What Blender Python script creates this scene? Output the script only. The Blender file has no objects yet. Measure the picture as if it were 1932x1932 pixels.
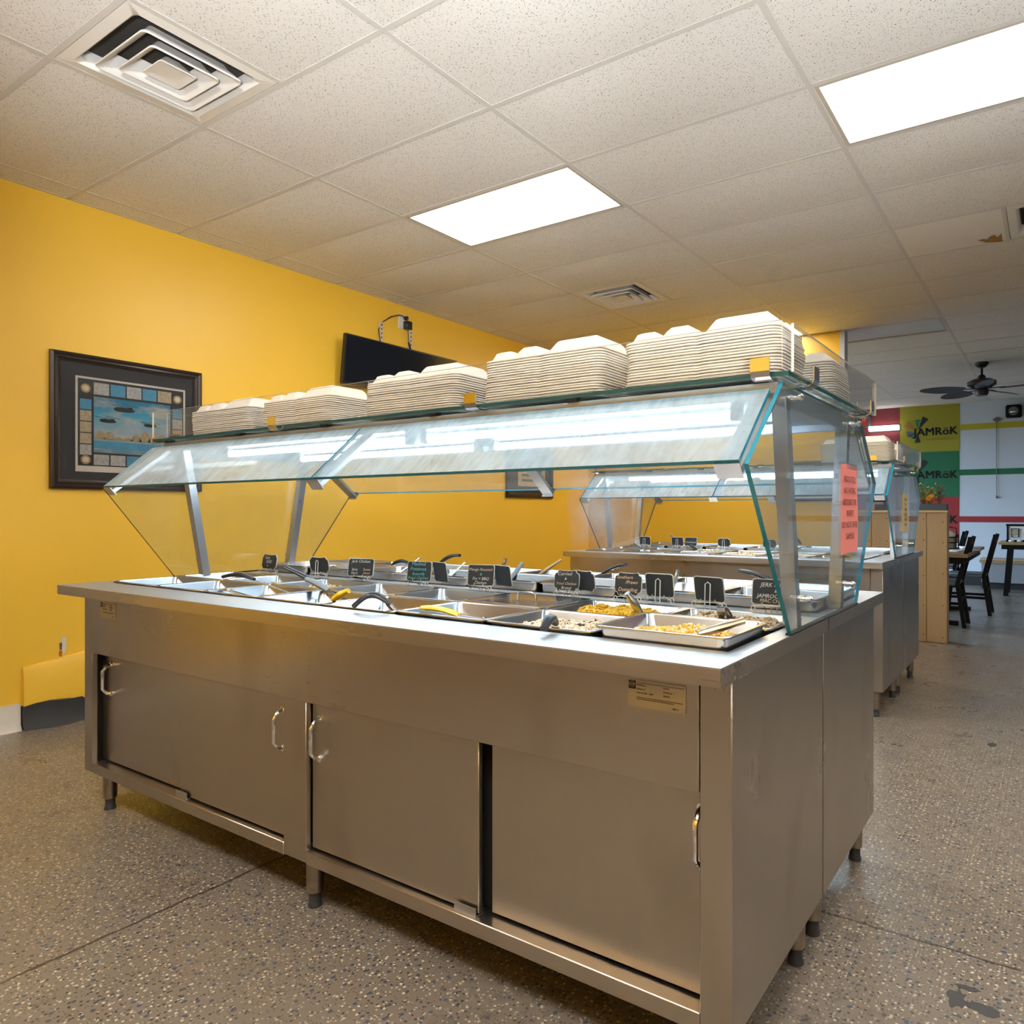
import bpy, bmesh, math, random
from mathutils import Vector, Matrix
random.seed(7)
sc = bpy.context.scene
COL = sc.collection

# ------------------------------------------------------------------ camera, world, exposure
cam_d = bpy.data.cameras.new('camera')
cam_d.sensor_width = 36.0
cam_d.lens = 1357.34 / 1932 * 36.0
cam_d.shift_x = (966 - 1097.92) / 1932
cam_d.clip_start = 0.05
cam_d.clip_end = 100
cam = bpy.data.objects.new('camera', cam_d)
cam.location = (4.5125, -1.8248, 1.186)
cam.rotation_euler = (math.pi / 2, 0, 0.5799)
COL.objects.link(cam)
sc.camera = cam

world = bpy.data.worlds.new('world')
sc.world = world
world.use_nodes = True
wb = world.node_tree.nodes['Background']
# daylight sky above the horizon, dull ground below it
_wt = world.node_tree
_tc = _wt.nodes.new('ShaderNodeTexCoord')
_sp = _wt.nodes.new('ShaderNodeSeparateXYZ')
_cr = _wt.nodes.new('ShaderNodeValToRGB')
_ad = _wt.nodes.new('ShaderNodeMath')
_ad.operation = 'MULTIPLY_ADD'
_ad.inputs[1].default_value = 0.5
_ad.inputs[2].default_value = 0.5
_wt.links.new(_tc.outputs['Generated'], _sp.inputs[0])
_wt.links.new(_sp.outputs['Z'], _ad.inputs[0])
_wt.links.new(_ad.outputs[0], _cr.inputs[0])
_cr.color_ramp.elements[0].position = 0.485
_cr.color_ramp.elements[0].color = (0.07, 0.075, 0.08, 1)
_cr.color_ramp.elements[1].position = 0.515
_cr.color_ramp.elements[1].color = (0.55, 0.76, 1.0, 1)
_wt.links.new(_cr.outputs[0], wb.inputs[0])
wb.inputs[1].default_value = 21.0

sc.view_settings.view_transform = 'Standard'
sc.view_settings.look = 'None'
sc.view_settings.gamma = 1.0
sc.view_settings.use_curve_mapping = False
sc.view_settings.exposure = 1.40
TROFFER = 8.5        # radiance of the ceiling light lenses
TUBE = 11.0          # radiance of the tubes over the food

# photographer's flash bounced off the ceiling; second one added to brighten the yellow wall
for loc, aim, watts, cone, blend in (((5.30, -2.70, 0.90), (4.45, -1.45, 2.969), 410.0, 92, 0.6),
                                     ((5.50, -2.90, 2.30), (0.00, 1.75, 3.05), 300.0, 37, 0.7)):
    fl_d = bpy.data.lights.new('unseen_flash', 'SPOT')
    fl_d.energy = watts
    fl_d.color = (0.94, 0.975, 1.0)
    fl_d.shadow_soft_size = 0.15
    fl_d.spot_size = math.radians(cone)
    fl_d.spot_blend = blend
    fl = bpy.data.objects.new('unseen_flash', fl_d)
    fl.location = loc
    fl.rotation_euler = (Vector(aim) - Vector(loc)).to_track_quat('-Z', 'Y').to_euler()
    COL.objects.link(fl)

cy = sc.cycles
cy.use_denoising = True
cy.max_bounces = 7
cy.diffuse_bounces = 3
cy.glossy_bounces = 3
cy.adaptive_threshold = 0.08
cy.transmission_bounces = 8
cy.transparent_max_bounces = 40
cy.sample_clamp_indirect = 6.0
cy.caustics_reflective = False
cy.caustics_refractive = False

# room numbers
ZC = 2.969           # underside of the ceiling grid
XL, XR = -0.19, 7.60
YF, YB = -3.20, 11.40
YM = 5.50            # yellow end wall

# ------------------------------------------------------------------ materials
MATS = {}

class NT:
    dim = '3D'
    def __init__(self, name):
        self.m = bpy.data.materials.new(name)
        self.m.use_nodes = True
        self.t = self.m.node_tree
        self.n = self.t.nodes
        self.out = self.n['Material Output']
        self.b = self.n['Principled BSDF']
    def add(self, typ, **kw):
        nd = self.n.new(typ)
        for k, v in kw.items():
            setattr(nd, k, v)
        return nd
    def link(self, a, b):
        self.t.links.new(a, b)
    def val(self, sock, v):
        if hasattr(v, 'is_linked') or isinstance(v, bpy.types.NodeSocket):
            self.link(v, sock)
        else:
            sock.default_value = v
    def math(self, op, a, b=0.0, c=None):
        nd = self.add('ShaderNodeMath', operation=op)
        self.val(nd.inputs[0], a)
        self.val(nd.inputs[1], b)
        if c is not None:
            self.val(nd.inputs[2], c)
        return nd.outputs[0]
    def pos(self, scale=(1, 1, 1), obj=False):
        mp = self.add('ShaderNodeMapping')
        mp.inputs['Scale'].default_value = scale
        if obj:
            src = self.add('ShaderNodeTexCoord').outputs['Object']
        else:
            src = self.add('ShaderNodeNewGeometry').outputs['Position']
        self.link(src, mp.inputs['Vector'])
        return mp.outputs[0]
    def noise(self, vec, scale, detail=4, rough=0.55):
        nd = self.add('ShaderNodeTexNoise', noise_dimensions=self.dim)
        self.link(vec, nd.inputs['Vector'])
        nd.inputs['Scale'].default_value = scale
        nd.inputs['Detail'].default_value = detail
        nd.inputs['Roughness'].default_value = rough
        return nd.outputs['Fac']
    def voro(self, vec, scale, feature='F1', rnd=1.0):
        nd = self.add('ShaderNodeTexVoronoi', feature=feature, voronoi_dimensions=self.dim)
        self.link(vec, nd.inputs['Vector'])
        nd.inputs['Scale'].default_value = scale
        nd.inputs['Randomness'].default_value = rnd
        return nd
    def ramp(self, fac, stops):
        nd = self.add('ShaderNodeValToRGB')
        self.link(fac, nd.inputs[0])
        el = nd.color_ramp.elements
        while len(el) < len(stops):
            el.new(0.5)
        for e, (p, c) in zip(el, stops):
            e.position = p
            e.color = tuple(c) + (1,) if len(c) == 3 else c
        return nd.outputs[0]
    def mix(self, fac, a, b):
        nd = self.add('ShaderNodeMix', data_type='RGBA')
        self.val(nd.inputs[0], fac)
        for s, v in ((nd.inputs[6], a), (nd.inputs[7], b)):
            if isinstance(v, tuple):
                s.default_value = v + (1,) if len(v) == 3 else v
            else:
                self.link(v, s)
        return nd.outputs[2]
    def bump(self, h, strength=0.2, dist=0.01):
        nd = self.add('ShaderNodeBump')
        self.link(h, nd.inputs['Height'])
        nd.inputs['Strength'].default_value = strength
        nd.inputs['Distance'].default_value = dist
        self.link(nd.outputs[0], self.b.inputs['Normal'])
    def base(self, v):
        s = self.b.inputs['Base Color']
        if isinstance(v, tuple):
            s.default_value = v + (1,) if len(v) == 3 else v
        else:
            self.link(v, s)
    def rough(self, v):
        self.val(self.b.inputs['Roughness'], v)
    def metal(self, v=1.0):
        self.b.inputs['Metallic'].default_value = v

def plain(name, col, rough=0.5, metal=0.0, var=0.0, vscale=8.0):
    t = NT(name)
    if var > 0:
        n = t.noise(t.pos(), vscale, 5)
        a = tuple(c * (1 - var) for c in col)
        b = tuple(min(1, c * (1 + var)) for c in col)
        t.base(t.mix(n, a, b))
    else:
        t.base(tuple(col))
    t.rough(rough)
    t.metal(metal)
    MATS[name] = t.m
    return t.m

def emit(name, col, strength):
    t = NT(name)
    t.base((0.8, 0.8, 0.8))
    t.b.inputs['Emission Color'].default_value = tuple(col) + (1,)
    t.b.inputs['Emission Strength'].default_value = strength
    MATS[name] = t.m
    return t.m

def brushed(name, col, rough, grain, smudge=0.10, amp=0.12, dirt=None):
    """brushed stainless: fine streaks along one axis, cloudy smears"""
    t = NT(name)
    streak = t.noise(t.pos(grain), 1.0, 1, 0.5)
    smear = t.noise(t.pos((1.3, 1.3, 0.9)), 2.3, 1, 0.5)
    r = t.math('MULTIPLY_ADD', streak, amp, rough - amp / 2)
    r = t.math('ADD', r, t.math('MULTIPLY_ADD', smear, smudge * 2, -smudge))
    t.rough(r)
    c = t.mix(streak, tuple(x * 0.985 for x in col), tuple(min(1, x * 1.01) for x in col))
    if dirt:
        sp = t.noise(t.pos((1, 1, 0.6)), 5.0, 1, 0.5)
        k = t.ramp(sp, [(0.56, (0, 0, 0)), (0.80, (1, 1, 1))])
        c = t.mix(t.math('MULTIPLY', k, 0.35), c, dirt)
    t.base(c)
    t.metal(1.0)
    MATS[name] = t.m
    return t.m

def glassy(name, tint, haze=0.02, hazecol=(0.85, 0.92, 1.0), refl=1.0, hscale=6.0, streak=False):
    """thin pane: see-through with a Fresnel sheen and a film of smears"""
    t = NT(name)
    t.n.remove(t.b)
    lw = t.add('ShaderNodeLayerWeight')
    lw.inputs[0].default_value = 0.5
    f = t.math('POWER', lw.outputs['Facing'], 4.0)
    f = t.math('MULTIPLY_ADD', f, 0.80 * refl, 0.035 * refl)
    tr = t.add('ShaderNodeBsdfTransparent')
    tr.inputs[0].default_value = tint + (1,)
    gl = t.add('ShaderNodeBsdfGlossy')
    gl.inputs['Roughness'].default_value = 0.02
    m1 = t.add('ShaderNodeMixShader')
    t.link(f, m1.inputs[0]); t.link(tr.outputs[0], m1.inputs[1]); t.link(gl.outputs[0], m1.inputs[2])
    df = t.add('ShaderNodeBsdfDiffuse')
    df.inputs[0].default_value = hazecol + (1,)
    tl = t.add('ShaderNodeBsdfTranslucent')
    tl.inputs[0].default_value = hazecol + (1,)
    m3 = t.add('ShaderNodeMixShader')
    m3.inputs[0].default_value = 0.5
    t.link(df.outputs[0], m3.inputs[1]); t.link(tl.outputs[0], m3.inputs[2])
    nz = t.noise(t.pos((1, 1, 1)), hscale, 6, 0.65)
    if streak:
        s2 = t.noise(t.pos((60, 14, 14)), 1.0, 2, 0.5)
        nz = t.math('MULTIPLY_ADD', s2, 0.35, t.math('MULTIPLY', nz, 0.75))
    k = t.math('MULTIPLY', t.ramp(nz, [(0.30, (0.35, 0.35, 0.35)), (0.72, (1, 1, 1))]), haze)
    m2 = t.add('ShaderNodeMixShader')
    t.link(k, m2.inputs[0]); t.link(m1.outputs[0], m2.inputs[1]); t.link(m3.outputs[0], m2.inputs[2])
    t.link(m2.outputs[0], t.out.inputs[0])
    MATS[name] = t.m
    return t.m

def M(n):
    return MATS[n]

# --- the setting
def make_wall_paint(name, a, b):
    t = NT(name)
    n = t.noise(t.pos(), 1.7, 6, 0.6)
    f = t.noise(t.pos(), 90, 2)
    c = t.mix(n, a, b)
    st = t.noise(t.pos((3, 3, 0.7)), 2.2, 6, 0.7)
    k = t.ramp(st, [(0.66, (0, 0, 0)), (0.80, (1, 1, 1))])
    c = t.mix(t.math('MULTIPLY', k, 0.10), c, (0.45, 0.33, 0.12))
    t.base(c)
    t.rough(0.42)
    t.bump(f, 0.12, 0.003)
    MATS[name] = t.m
make_wall_paint('yellow_paint', (0.80, 0.475, 0.036), (0.85, 0.52, 0.055))
plain('grey_white_paint', (0.52, 0.57, 0.63), 0.6, 0, 0.04, 2)
plain('taupe_paint', (0.17, 0.155, 0.145), 0.6, 0, 0.1, 2)
plain('maroon_paint', (0.20, 0.025, 0.035), 0.6, 0, 0.1, 3)
plain('brown_paint', (0.30, 0.21, 0.13), 0.5, 0, 0.12, 2)
plain('grey_door', (0.24, 0.21, 0.185), 0.5, 0, 0.1, 2)
plain('white_trim', (0.72, 0.70, 0.66), 0.5, 0, 0.06, 12)
plain('base_black', (0.014, 0.015, 0.019), 0.6, 0, 0.4, 14)
plain('base_white', (0.62, 0.57, 0.50), 0.5, 0, 0.12, 20)
plain('banner_yellow', (0.30, 0.27, 0.018), 0.5)
plain('banner_green', (0.004, 0.125, 0.055), 0.5)
plain('banner_red', (0.30, 0.018, 0.026), 0.5)
plain('stripe_yellow', (0.42, 0.37, 0.02), 0.5)
plain('plaster', (0.62, 0.58, 0.50), 0.8, 0, 0.15, 30)
plain('rust_stain', (0.40, 0.16, 0.02), 0.7, 0, 0.2, 30)

def make_floor():
    t = NT('flake_floor')
    t.dim = '2D'
    P = t.pos()
    big = t.noise(P, 0.9, 5, 0.6)
    fine = t.noise(P, 55, 4, 0.6)
    c = t.mix(big, (0.175, 0.142, 0.108), (0.245, 0.203, 0.160))
    c = t.mix(t.math('MULTIPLY', fine, 0.35), c, (0.17, 0.14, 0.11))
    # flakes: white, black, blue, each from its own cell field
    def flakes(scale, seed, thr, dens, col, c):
        mp = t.add('ShaderNodeMapping')
        mp.inputs['Location'].default_value = (seed, seed * 1.7, 0)
        t.link(P, mp.inputs['Vector'])
        v = t.voro(mp.outputs[0], scale)
        d = t.math('LESS_THAN', v.outputs['Distance'], thr)
        sp = t.add('ShaderNodeSeparateColor')
        t.link(v.outputs['Color'], sp.inputs[0])
        k = t.math('LESS_THAN', sp.outputs[0], dens)
        return t.mix(t.math('MULTIPLY', d, k), c, col)
    c = flakes(62, 0.3, 0.22, 0.30, (0.060, 0.048, 0.040), c)
    c = flakes(55, 3.1, 0.20, 0.26, (0.55, 0.48, 0.36), c)
    c = flakes(95, 5.9, 0.24, 0.24, (0.45, 0.39, 0.29), c)
    c = flakes(40, 8.3, 0.22, 0.18, (0.065, 0.085, 0.13), c)
    c = flakes(110, 9.1, 0.24, 0.30, (0.095, 0.078, 0.064), c)
    # grime patches
    g1 = t.noise(P, 2.6, 8, 0.75)
    k1 = t.ramp(g1, [(0.60, (0, 0, 0)), (0.72, (1, 1, 1))])
    g2 = t.noise(P, 24, 6, 0.7)
    k2 = t.ramp(g2, [(0.42, (0, 0, 0)), (0.62, (1, 1, 1))])
    c = t.mix(t.math('MULTIPLY', t.math('MULTIPLY', k1, k2), 0.75), c, (0.060, 0.047, 0.034))
    # control joints: one along Y at x=2.29, one along X at y=0.352
    sep = t.add('ShaderNodeSeparateXYZ')
    t.link(P, sep.inputs[0])
    wob = t.math('MULTIPLY_ADD', t.noise(P, 9, 4, 0.6), 0.030, -0.015)
    def joint(axis, at, w):
        d = t.math('ABSOLUTE', t.math('ADD', t.math('SUBTRACT', axis, at), wob))
        ww = t.math('MULTIPLY', t.noise(P, 14, 4, 0.7), w * 2)
        return t.math('LESS_THAN', d, ww)
    j = t.math('MAXIMUM', joint(sep.outputs[0], 2.295, 0.0060), joint(sep.outputs[1], 0.352, 0.0042))
    j = t.math('MAXIMUM', j, joint(sep.outputs[0], 5.1, 0.003))
    c = t.mix(t.math('MULTIPLY', j, 0.85), c, (0.045, 0.034, 0.026))
    t.base(c)
    rr = t.math('MULTIPLY_ADD', t.noise(P, 3.5, 5, 0.6), 0.34, 0.16)
    rr = t.math('ADD', rr, t.math('MULTIPLY', k1, 0.2))
    t.rough(rr)
    h = t.math('SUBTRACT', t.noise(P, 70, 3, 0.6), t.math('MULTIPLY', j, 1.5))
    t.bump(h, 0.10, 0.004)
    MATS['flake_floor'] = t.m
make_floor()
plain('bare_slab', (0.060, 0.057, 0.056), 0.45, 0, 0.2, 40)

def make_tile():
    t = NT('ceiling_tile')
    t.dim = '2D'
    P = t.pos()
    c = t.mix(t.noise(P, 0.8, 3), (0.735, 0.71, 0.675), (0.79, 0.765, 0.735))
    def specks(scale, seed, rot, thr, dens, col, c):
        mp = t.add('ShaderNodeMapping')
        mp.inputs['Location'].default_value = (seed, seed, 0)
        mp.inputs['Rotation'].default_value = (0, 0, rot)
        mp.inputs['Scale'].default_value = (1, 0.5, 1)
        wz = t.add('ShaderNodeTexNoise', noise_dimensions='2D')
        wz.inputs['Scale'].default_value = 60
        t.link(P, wz.inputs['Vector'])
        vm = t.add('ShaderNodeVectorMath', operation='MULTIPLY_ADD')
        t.link(wz.outputs['Color'], vm.inputs[0])
        vm.inputs[1].default_value = (0.012, 0.012, 0)
        t.link(P, vm.inputs[2])
        t.link(vm.outputs[0], mp.inputs['Vector'])
        v = t.voro(mp.outputs[0], scale)
        d = t.math('LESS_THAN', v.outputs['Distance'], thr)
        sp = t.add('ShaderNodeSeparateColor')
        t.link(v.outputs['Color'], sp.inputs[0])
        k = t.math('LESS_THAN', sp.outputs[1], dens)
        return t.mix(t.math('MULTIPLY', d, k), c, col)
    c = specks(105, 0.2, 0.4, 0.13, 0.34, (0.20, 0.175, 0.15), c)
    c = specks(88, 4.4, 1.7, 0.11, 0.32, (0.19, 0.165, 0.14), c)
    c = specks(170, 7.7, 2.6, 0.16, 0.40, (0.42, 0.38, 0.33), c)
    t.base(c)
    t.rough(0.9)
    MATS['ceiling_tile'] = t.m
make_tile()
plain('smooth_tile', (0.80, 0.77, 0.72), 0.85, 0, 0.02, 3)
plain('grid_white', (0.64, 0.615, 0.58), 0.6)
plain('vent_white', (0.76, 0.73, 0.69), 0.45, 0, 0.04, 6)
plain('duct_dark', (0.05, 0.045, 0.04), 0.9)
plain('troffer_frame', (0.55, 0.50, 0.43), 0.4)
emit('troffer_lens', (1.0, 0.965, 0.91), TROFFER)
emit('tube_glow', (0.70, 0.87, 1.0), TUBE)
plain('lens_off', (0.62, 0.65, 0.68), 0.4)
plain('water_stain', (0.36, 0.20, 0.06), 0.9, 0, 0.4, 30)

# --- metals
brushed('steel_v', (0.50, 0.455, 0.40), 0.30, (70, 70, 1.3), 0.07, 0.012, (0.26, 0.22, 0.18))
brushed('steel_h', (0.52, 0.47, 0.41), 0.29, (1.3, 70, 70), 0.06, 0.010, (0.26, 0.22, 0.18))
brushed('steel_top', (0.64, 0.66, 0.68), 0.42, (1.2, 60, 60), 0.05, 0.06)
brushed('steel_edge', (0.60, 0.55, 0.48), 0.30, (1.3, 60, 60), 0.07, 0.10)
brushed('steel_rail', (0.44, 0.47, 0.52), 0.55, (2, 60, 60), 0.03, 0.04)
brushed('steel_frame', (0.56, 0.56, 0.57), 0.30, (2, 60, 60), 0.04, 0.10)
brushed('steel_housing', (0.30, 0.36, 0.43), 0.36, (30, 8, 8), 0.06, 0.20)
brushed('steel_pan', (0.52, 0.525, 0.535), 0.21, (9, 9, 9), 0.04, 0.04)
plain('chrome', (0.82, 0.82, 0.83), 0.08, 1.0)
plain('leg_metal', (0.36, 0.31, 0.25), 0.38, 1.0, 0.3, 40)
plain('rubber_foot', (0.03, 0.03, 0.032), 0.6)
plain('gap_black', (0.012, 0.011, 0.010), 0.8)
# --- glass and plastics
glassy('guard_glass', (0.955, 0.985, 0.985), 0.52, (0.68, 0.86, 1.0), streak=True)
glassy('guard_glass_back', (0.965, 0.985, 0.985), 0.05, (0.80, 0.90, 1.0), streak=True)
glassy('end_glass', (0.94, 0.975, 0.985), 0.045)
glassy('shelf_glass', (0.90, 0.97, 0.96), 0.03)
glassy('acrylic', (0.985, 0.985, 0.98), 0.020, (1.0, 0.95, 0.85))
glassy('picture_glass', (0.93, 0.93, 0.93), 0.002, refl=0.6)
plain('glass_edge', (0.006, 0.22, 0.33), 0.25)
plain('glass_edge_dark', (0.004, 0.055, 0.060), 0.2)
plain('acrylic_edge', (0.80, 0.72, 0.56), 0.3)
plain('black_plastic', (0.016, 0.018, 0.021), 0.33)
plain('grey_plastic', (0.23, 0.27, 0.30), 0.4)
plain('yellow_plastic', (0.86, 0.56, 0.01), 0.35)
plain('brown_metal', (0.42, 0.33, 0.22), 0.28, 1.0)
plain('wood_spoon', (0.55, 0.40, 0.22), 0.6, 0, 0.2, 40)
plain('foam', (0.68, 0.645, 0.585), 0.72, 0, 0.02, 10)
plain('chalkboard', (0.030, 0.036, 0.042), 0.65, 0, 0.35, 60)
plain('chalk_white', (0.80, 0.80, 0.78), 0.9)
plain('chalk_teal', (0.15, 0.62, 0.66), 0.9)
plain('chalk_orange', (0.85, 0.60, 0.38), 0.9)
plain('wire_white', (0.86, 0.87, 0.88), 0.4)
plain('wire_black', (0.02, 0.02, 0.02), 0.4)
plain('pink_paper', (0.90, 0.27, 0.24), 0.8)
plain('cream_paper', (0.80, 0.60, 0.30), 0.8)
plain('ink_brown', (0.20, 0.06, 0.03), 0.8)
plain('ink_black', (0.02, 0.018, 0.016), 0.7)
plain('label_paper', (0.56, 0.50, 0.43), 0.5)
plain('label_line', (0.10, 0.08, 0.06), 0.7)
# --- food
plain('rice_white', (0.78, 0.68, 0.52), 0.6)
plain('rice_tan', (0.62, 0.46, 0.27), 0.6)
plain('bean_dark', (0.07, 0.035, 0.028), 0.5)
plain('rice_yellow', (0.85, 0.52, 0.03), 0.55)
plain('rice_yellow_dark', (0.62, 0.36, 0.02), 0.55)
plain('corn_yellow', (0.83, 0.46, 0.06), 0.45)
plain('cream_sauce', (0.74, 0.62, 0.40), 0.4)
plain('meat_brown', (0.30, 0.14, 0.06), 0.5, 0, 0.4, 60)
plain('meat_tan', (0.50, 0.30, 0.14), 0.5, 0, 0.3, 60)
plain('veg_green', (0.10, 0.20, 0.04), 0.5)
plain('pepper_red', (0.55, 0.05, 0.03), 0.4)
plain('sauce_brown', (0.26, 0.13, 0.05), 0.25, 0, 0.3, 20)
# --- picture, tv
plain('frame_wood', (0.020, 0.013, 0.010), 0.32)
plain('frame_groove', (0.050, 0.030, 0.020), 0.35)
plain('mat_dark', (0.022, 0.020, 0.022), 0.6)
plain('mat_olive', (0.09, 0.065, 0.028), 0.6)
plain('print_white', (0.62, 0.57, 0.50), 0.6)
plain('print_black', (0.020, 0.020, 0.022), 0.5)
plain('print_grey', (0.40, 0.39, 0.38), 0.6, 0, 0.6, 60)
plain('print_tan', (0.42, 0.34, 0.22), 0.6, 0, 0.6, 50)
plain('print_blue', (0.06, 0.26, 0.42), 0.5, 0, 0.3, 30)
plain('print_gold', (0.40, 0.26, 0.08), 0.5, 0, 0.4, 60)
plain('heli', (0.018, 0.020, 0.020), 0.6)
plain('rock_tan', (0.36, 0.28, 0.16), 0.7, 0, 0.5, 60)
plain('tv_screen', (0.008, 0.010, 0.015), 0.12)
plain('tv_bezel', (0.012, 0.010, 0.010), 0.3)
plain('tv_text', (0.45, 0.65, 0.75), 0.5)
plain('bracket', (0.60, 0.47, 0.28), 0.5)
plain('outlet_white', (0.70, 0.66, 0.58), 0.4)
def make_sky_print():
    t = NT('print_sky')
    P = t.pos()
    sep = t.add('ShaderNodeSeparateXYZ')
    t.link(P, sep.inputs[0])
    h = t.math('DIVIDE', t.math('SUBTRACT', sep.outputs[2], 1.53), 0.33)
    base = t.ramp(h, [(0.0, (0.10, 0.21, 0.27)), (0.25, (0.20, 0.35, 0.42)), (0.36, (0.26, 0.36, 0.42)), (0.7, (0.05, 0.30, 0.44)), (1.0, (0.012, 0.16, 0.28))])
    n = t.noise(t.pos((1, 5, 14)), 1.0, 6, 0.6)
    k = t.ramp(n, [(0.48, (0, 0, 0)), (0.66, (1, 1, 1))])
    t.base(t.mix(t.math('MULTIPLY', k, 0.8), base, (0.45, 0.42, 0.38)))
    t.rough(0.5)
    MATS['print_sky'] = t.m
make_sky_print()
# --- dining room
def make_wood(name, a, b, sc_=(3, 14, 1.2), rough=0.5):
    t = NT(name)
    n = t.noise(t.pos(sc_), 3.0, 6, 0.65)
    f = t.noise(t.pos(tuple(4 * s for s in sc_)), 4.0, 3)
    c = t.mix(n, a, b)
    c = t.mix(t.math('MULTIPLY', f, 0.4), c, tuple(x * 0.75 for x in a))
    t.base(c)
    t.rough(rough)
    MATS[name] = t.m
make_wood('plank_wood', (0.40, 0.26, 0.12), (0.52, 0.36, 0.18), (16, 16, 1.2))
make_wood('cap_wood', (0.56, 0.38, 0.18), (0.66, 0.48, 0.25), (1.5, 18, 18))
make_wood('table_wood', (0.30, 0.19, 0.09), (0.42, 0.28, 0.14), (14, 1.5, 14), 0.4)
plain('chair_black', (0.006, 0.005, 0.005), 0.55)
MATS['chair_black'].node_tree.nodes['Principled BSDF'].inputs['Specular IOR Level'].default_value = 0.15
plain('seat_grey', (0.16, 0.19, 0.22), 0.45)
plain('fan_black', (0.008, 0.008, 0.009), 0.4)
plain('planter_blue', (0.030, 0.055, 0.080), 0.5)
plain('leaf_green', (0.30, 0.30, 0.03), 0.6)
plain('leaf_brown', (0.14, 0.08, 0.025), 0.7)
plain('flower_orange', (0.75, 0.28, 0.015), 0.6)
plain('paper_white', (0.75, 0.76, 0.78), 0.7)
plain('cup_tan', (0.42, 0.36, 0.28), 0.6)
plain('exit_red', (0.65, 0.02, 0.03), 0.5)
plain('exit_grey', (0.12, 0.11, 0.105), 0.6)
plain('logo_black', (0.012, 0.012, 0.014), 0.6)
plain('logo_tan', (0.30, 0.17, 0.03), 0.6)
plain('logo_green', (0.01, 0.19, 0.08), 0.6)
plain('logo_grey', (0.10, 0.10, 0.11), 0.6)
plain('bench_grey', (0.26, 0.27, 0.29), 0.5, 0, 0.1, 4)
plain('shelf_box', (0.30, 0.26, 0.22), 0.6)
glassy('window_pane', (0.97, 0.99, 1.0), 0.01)

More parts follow.
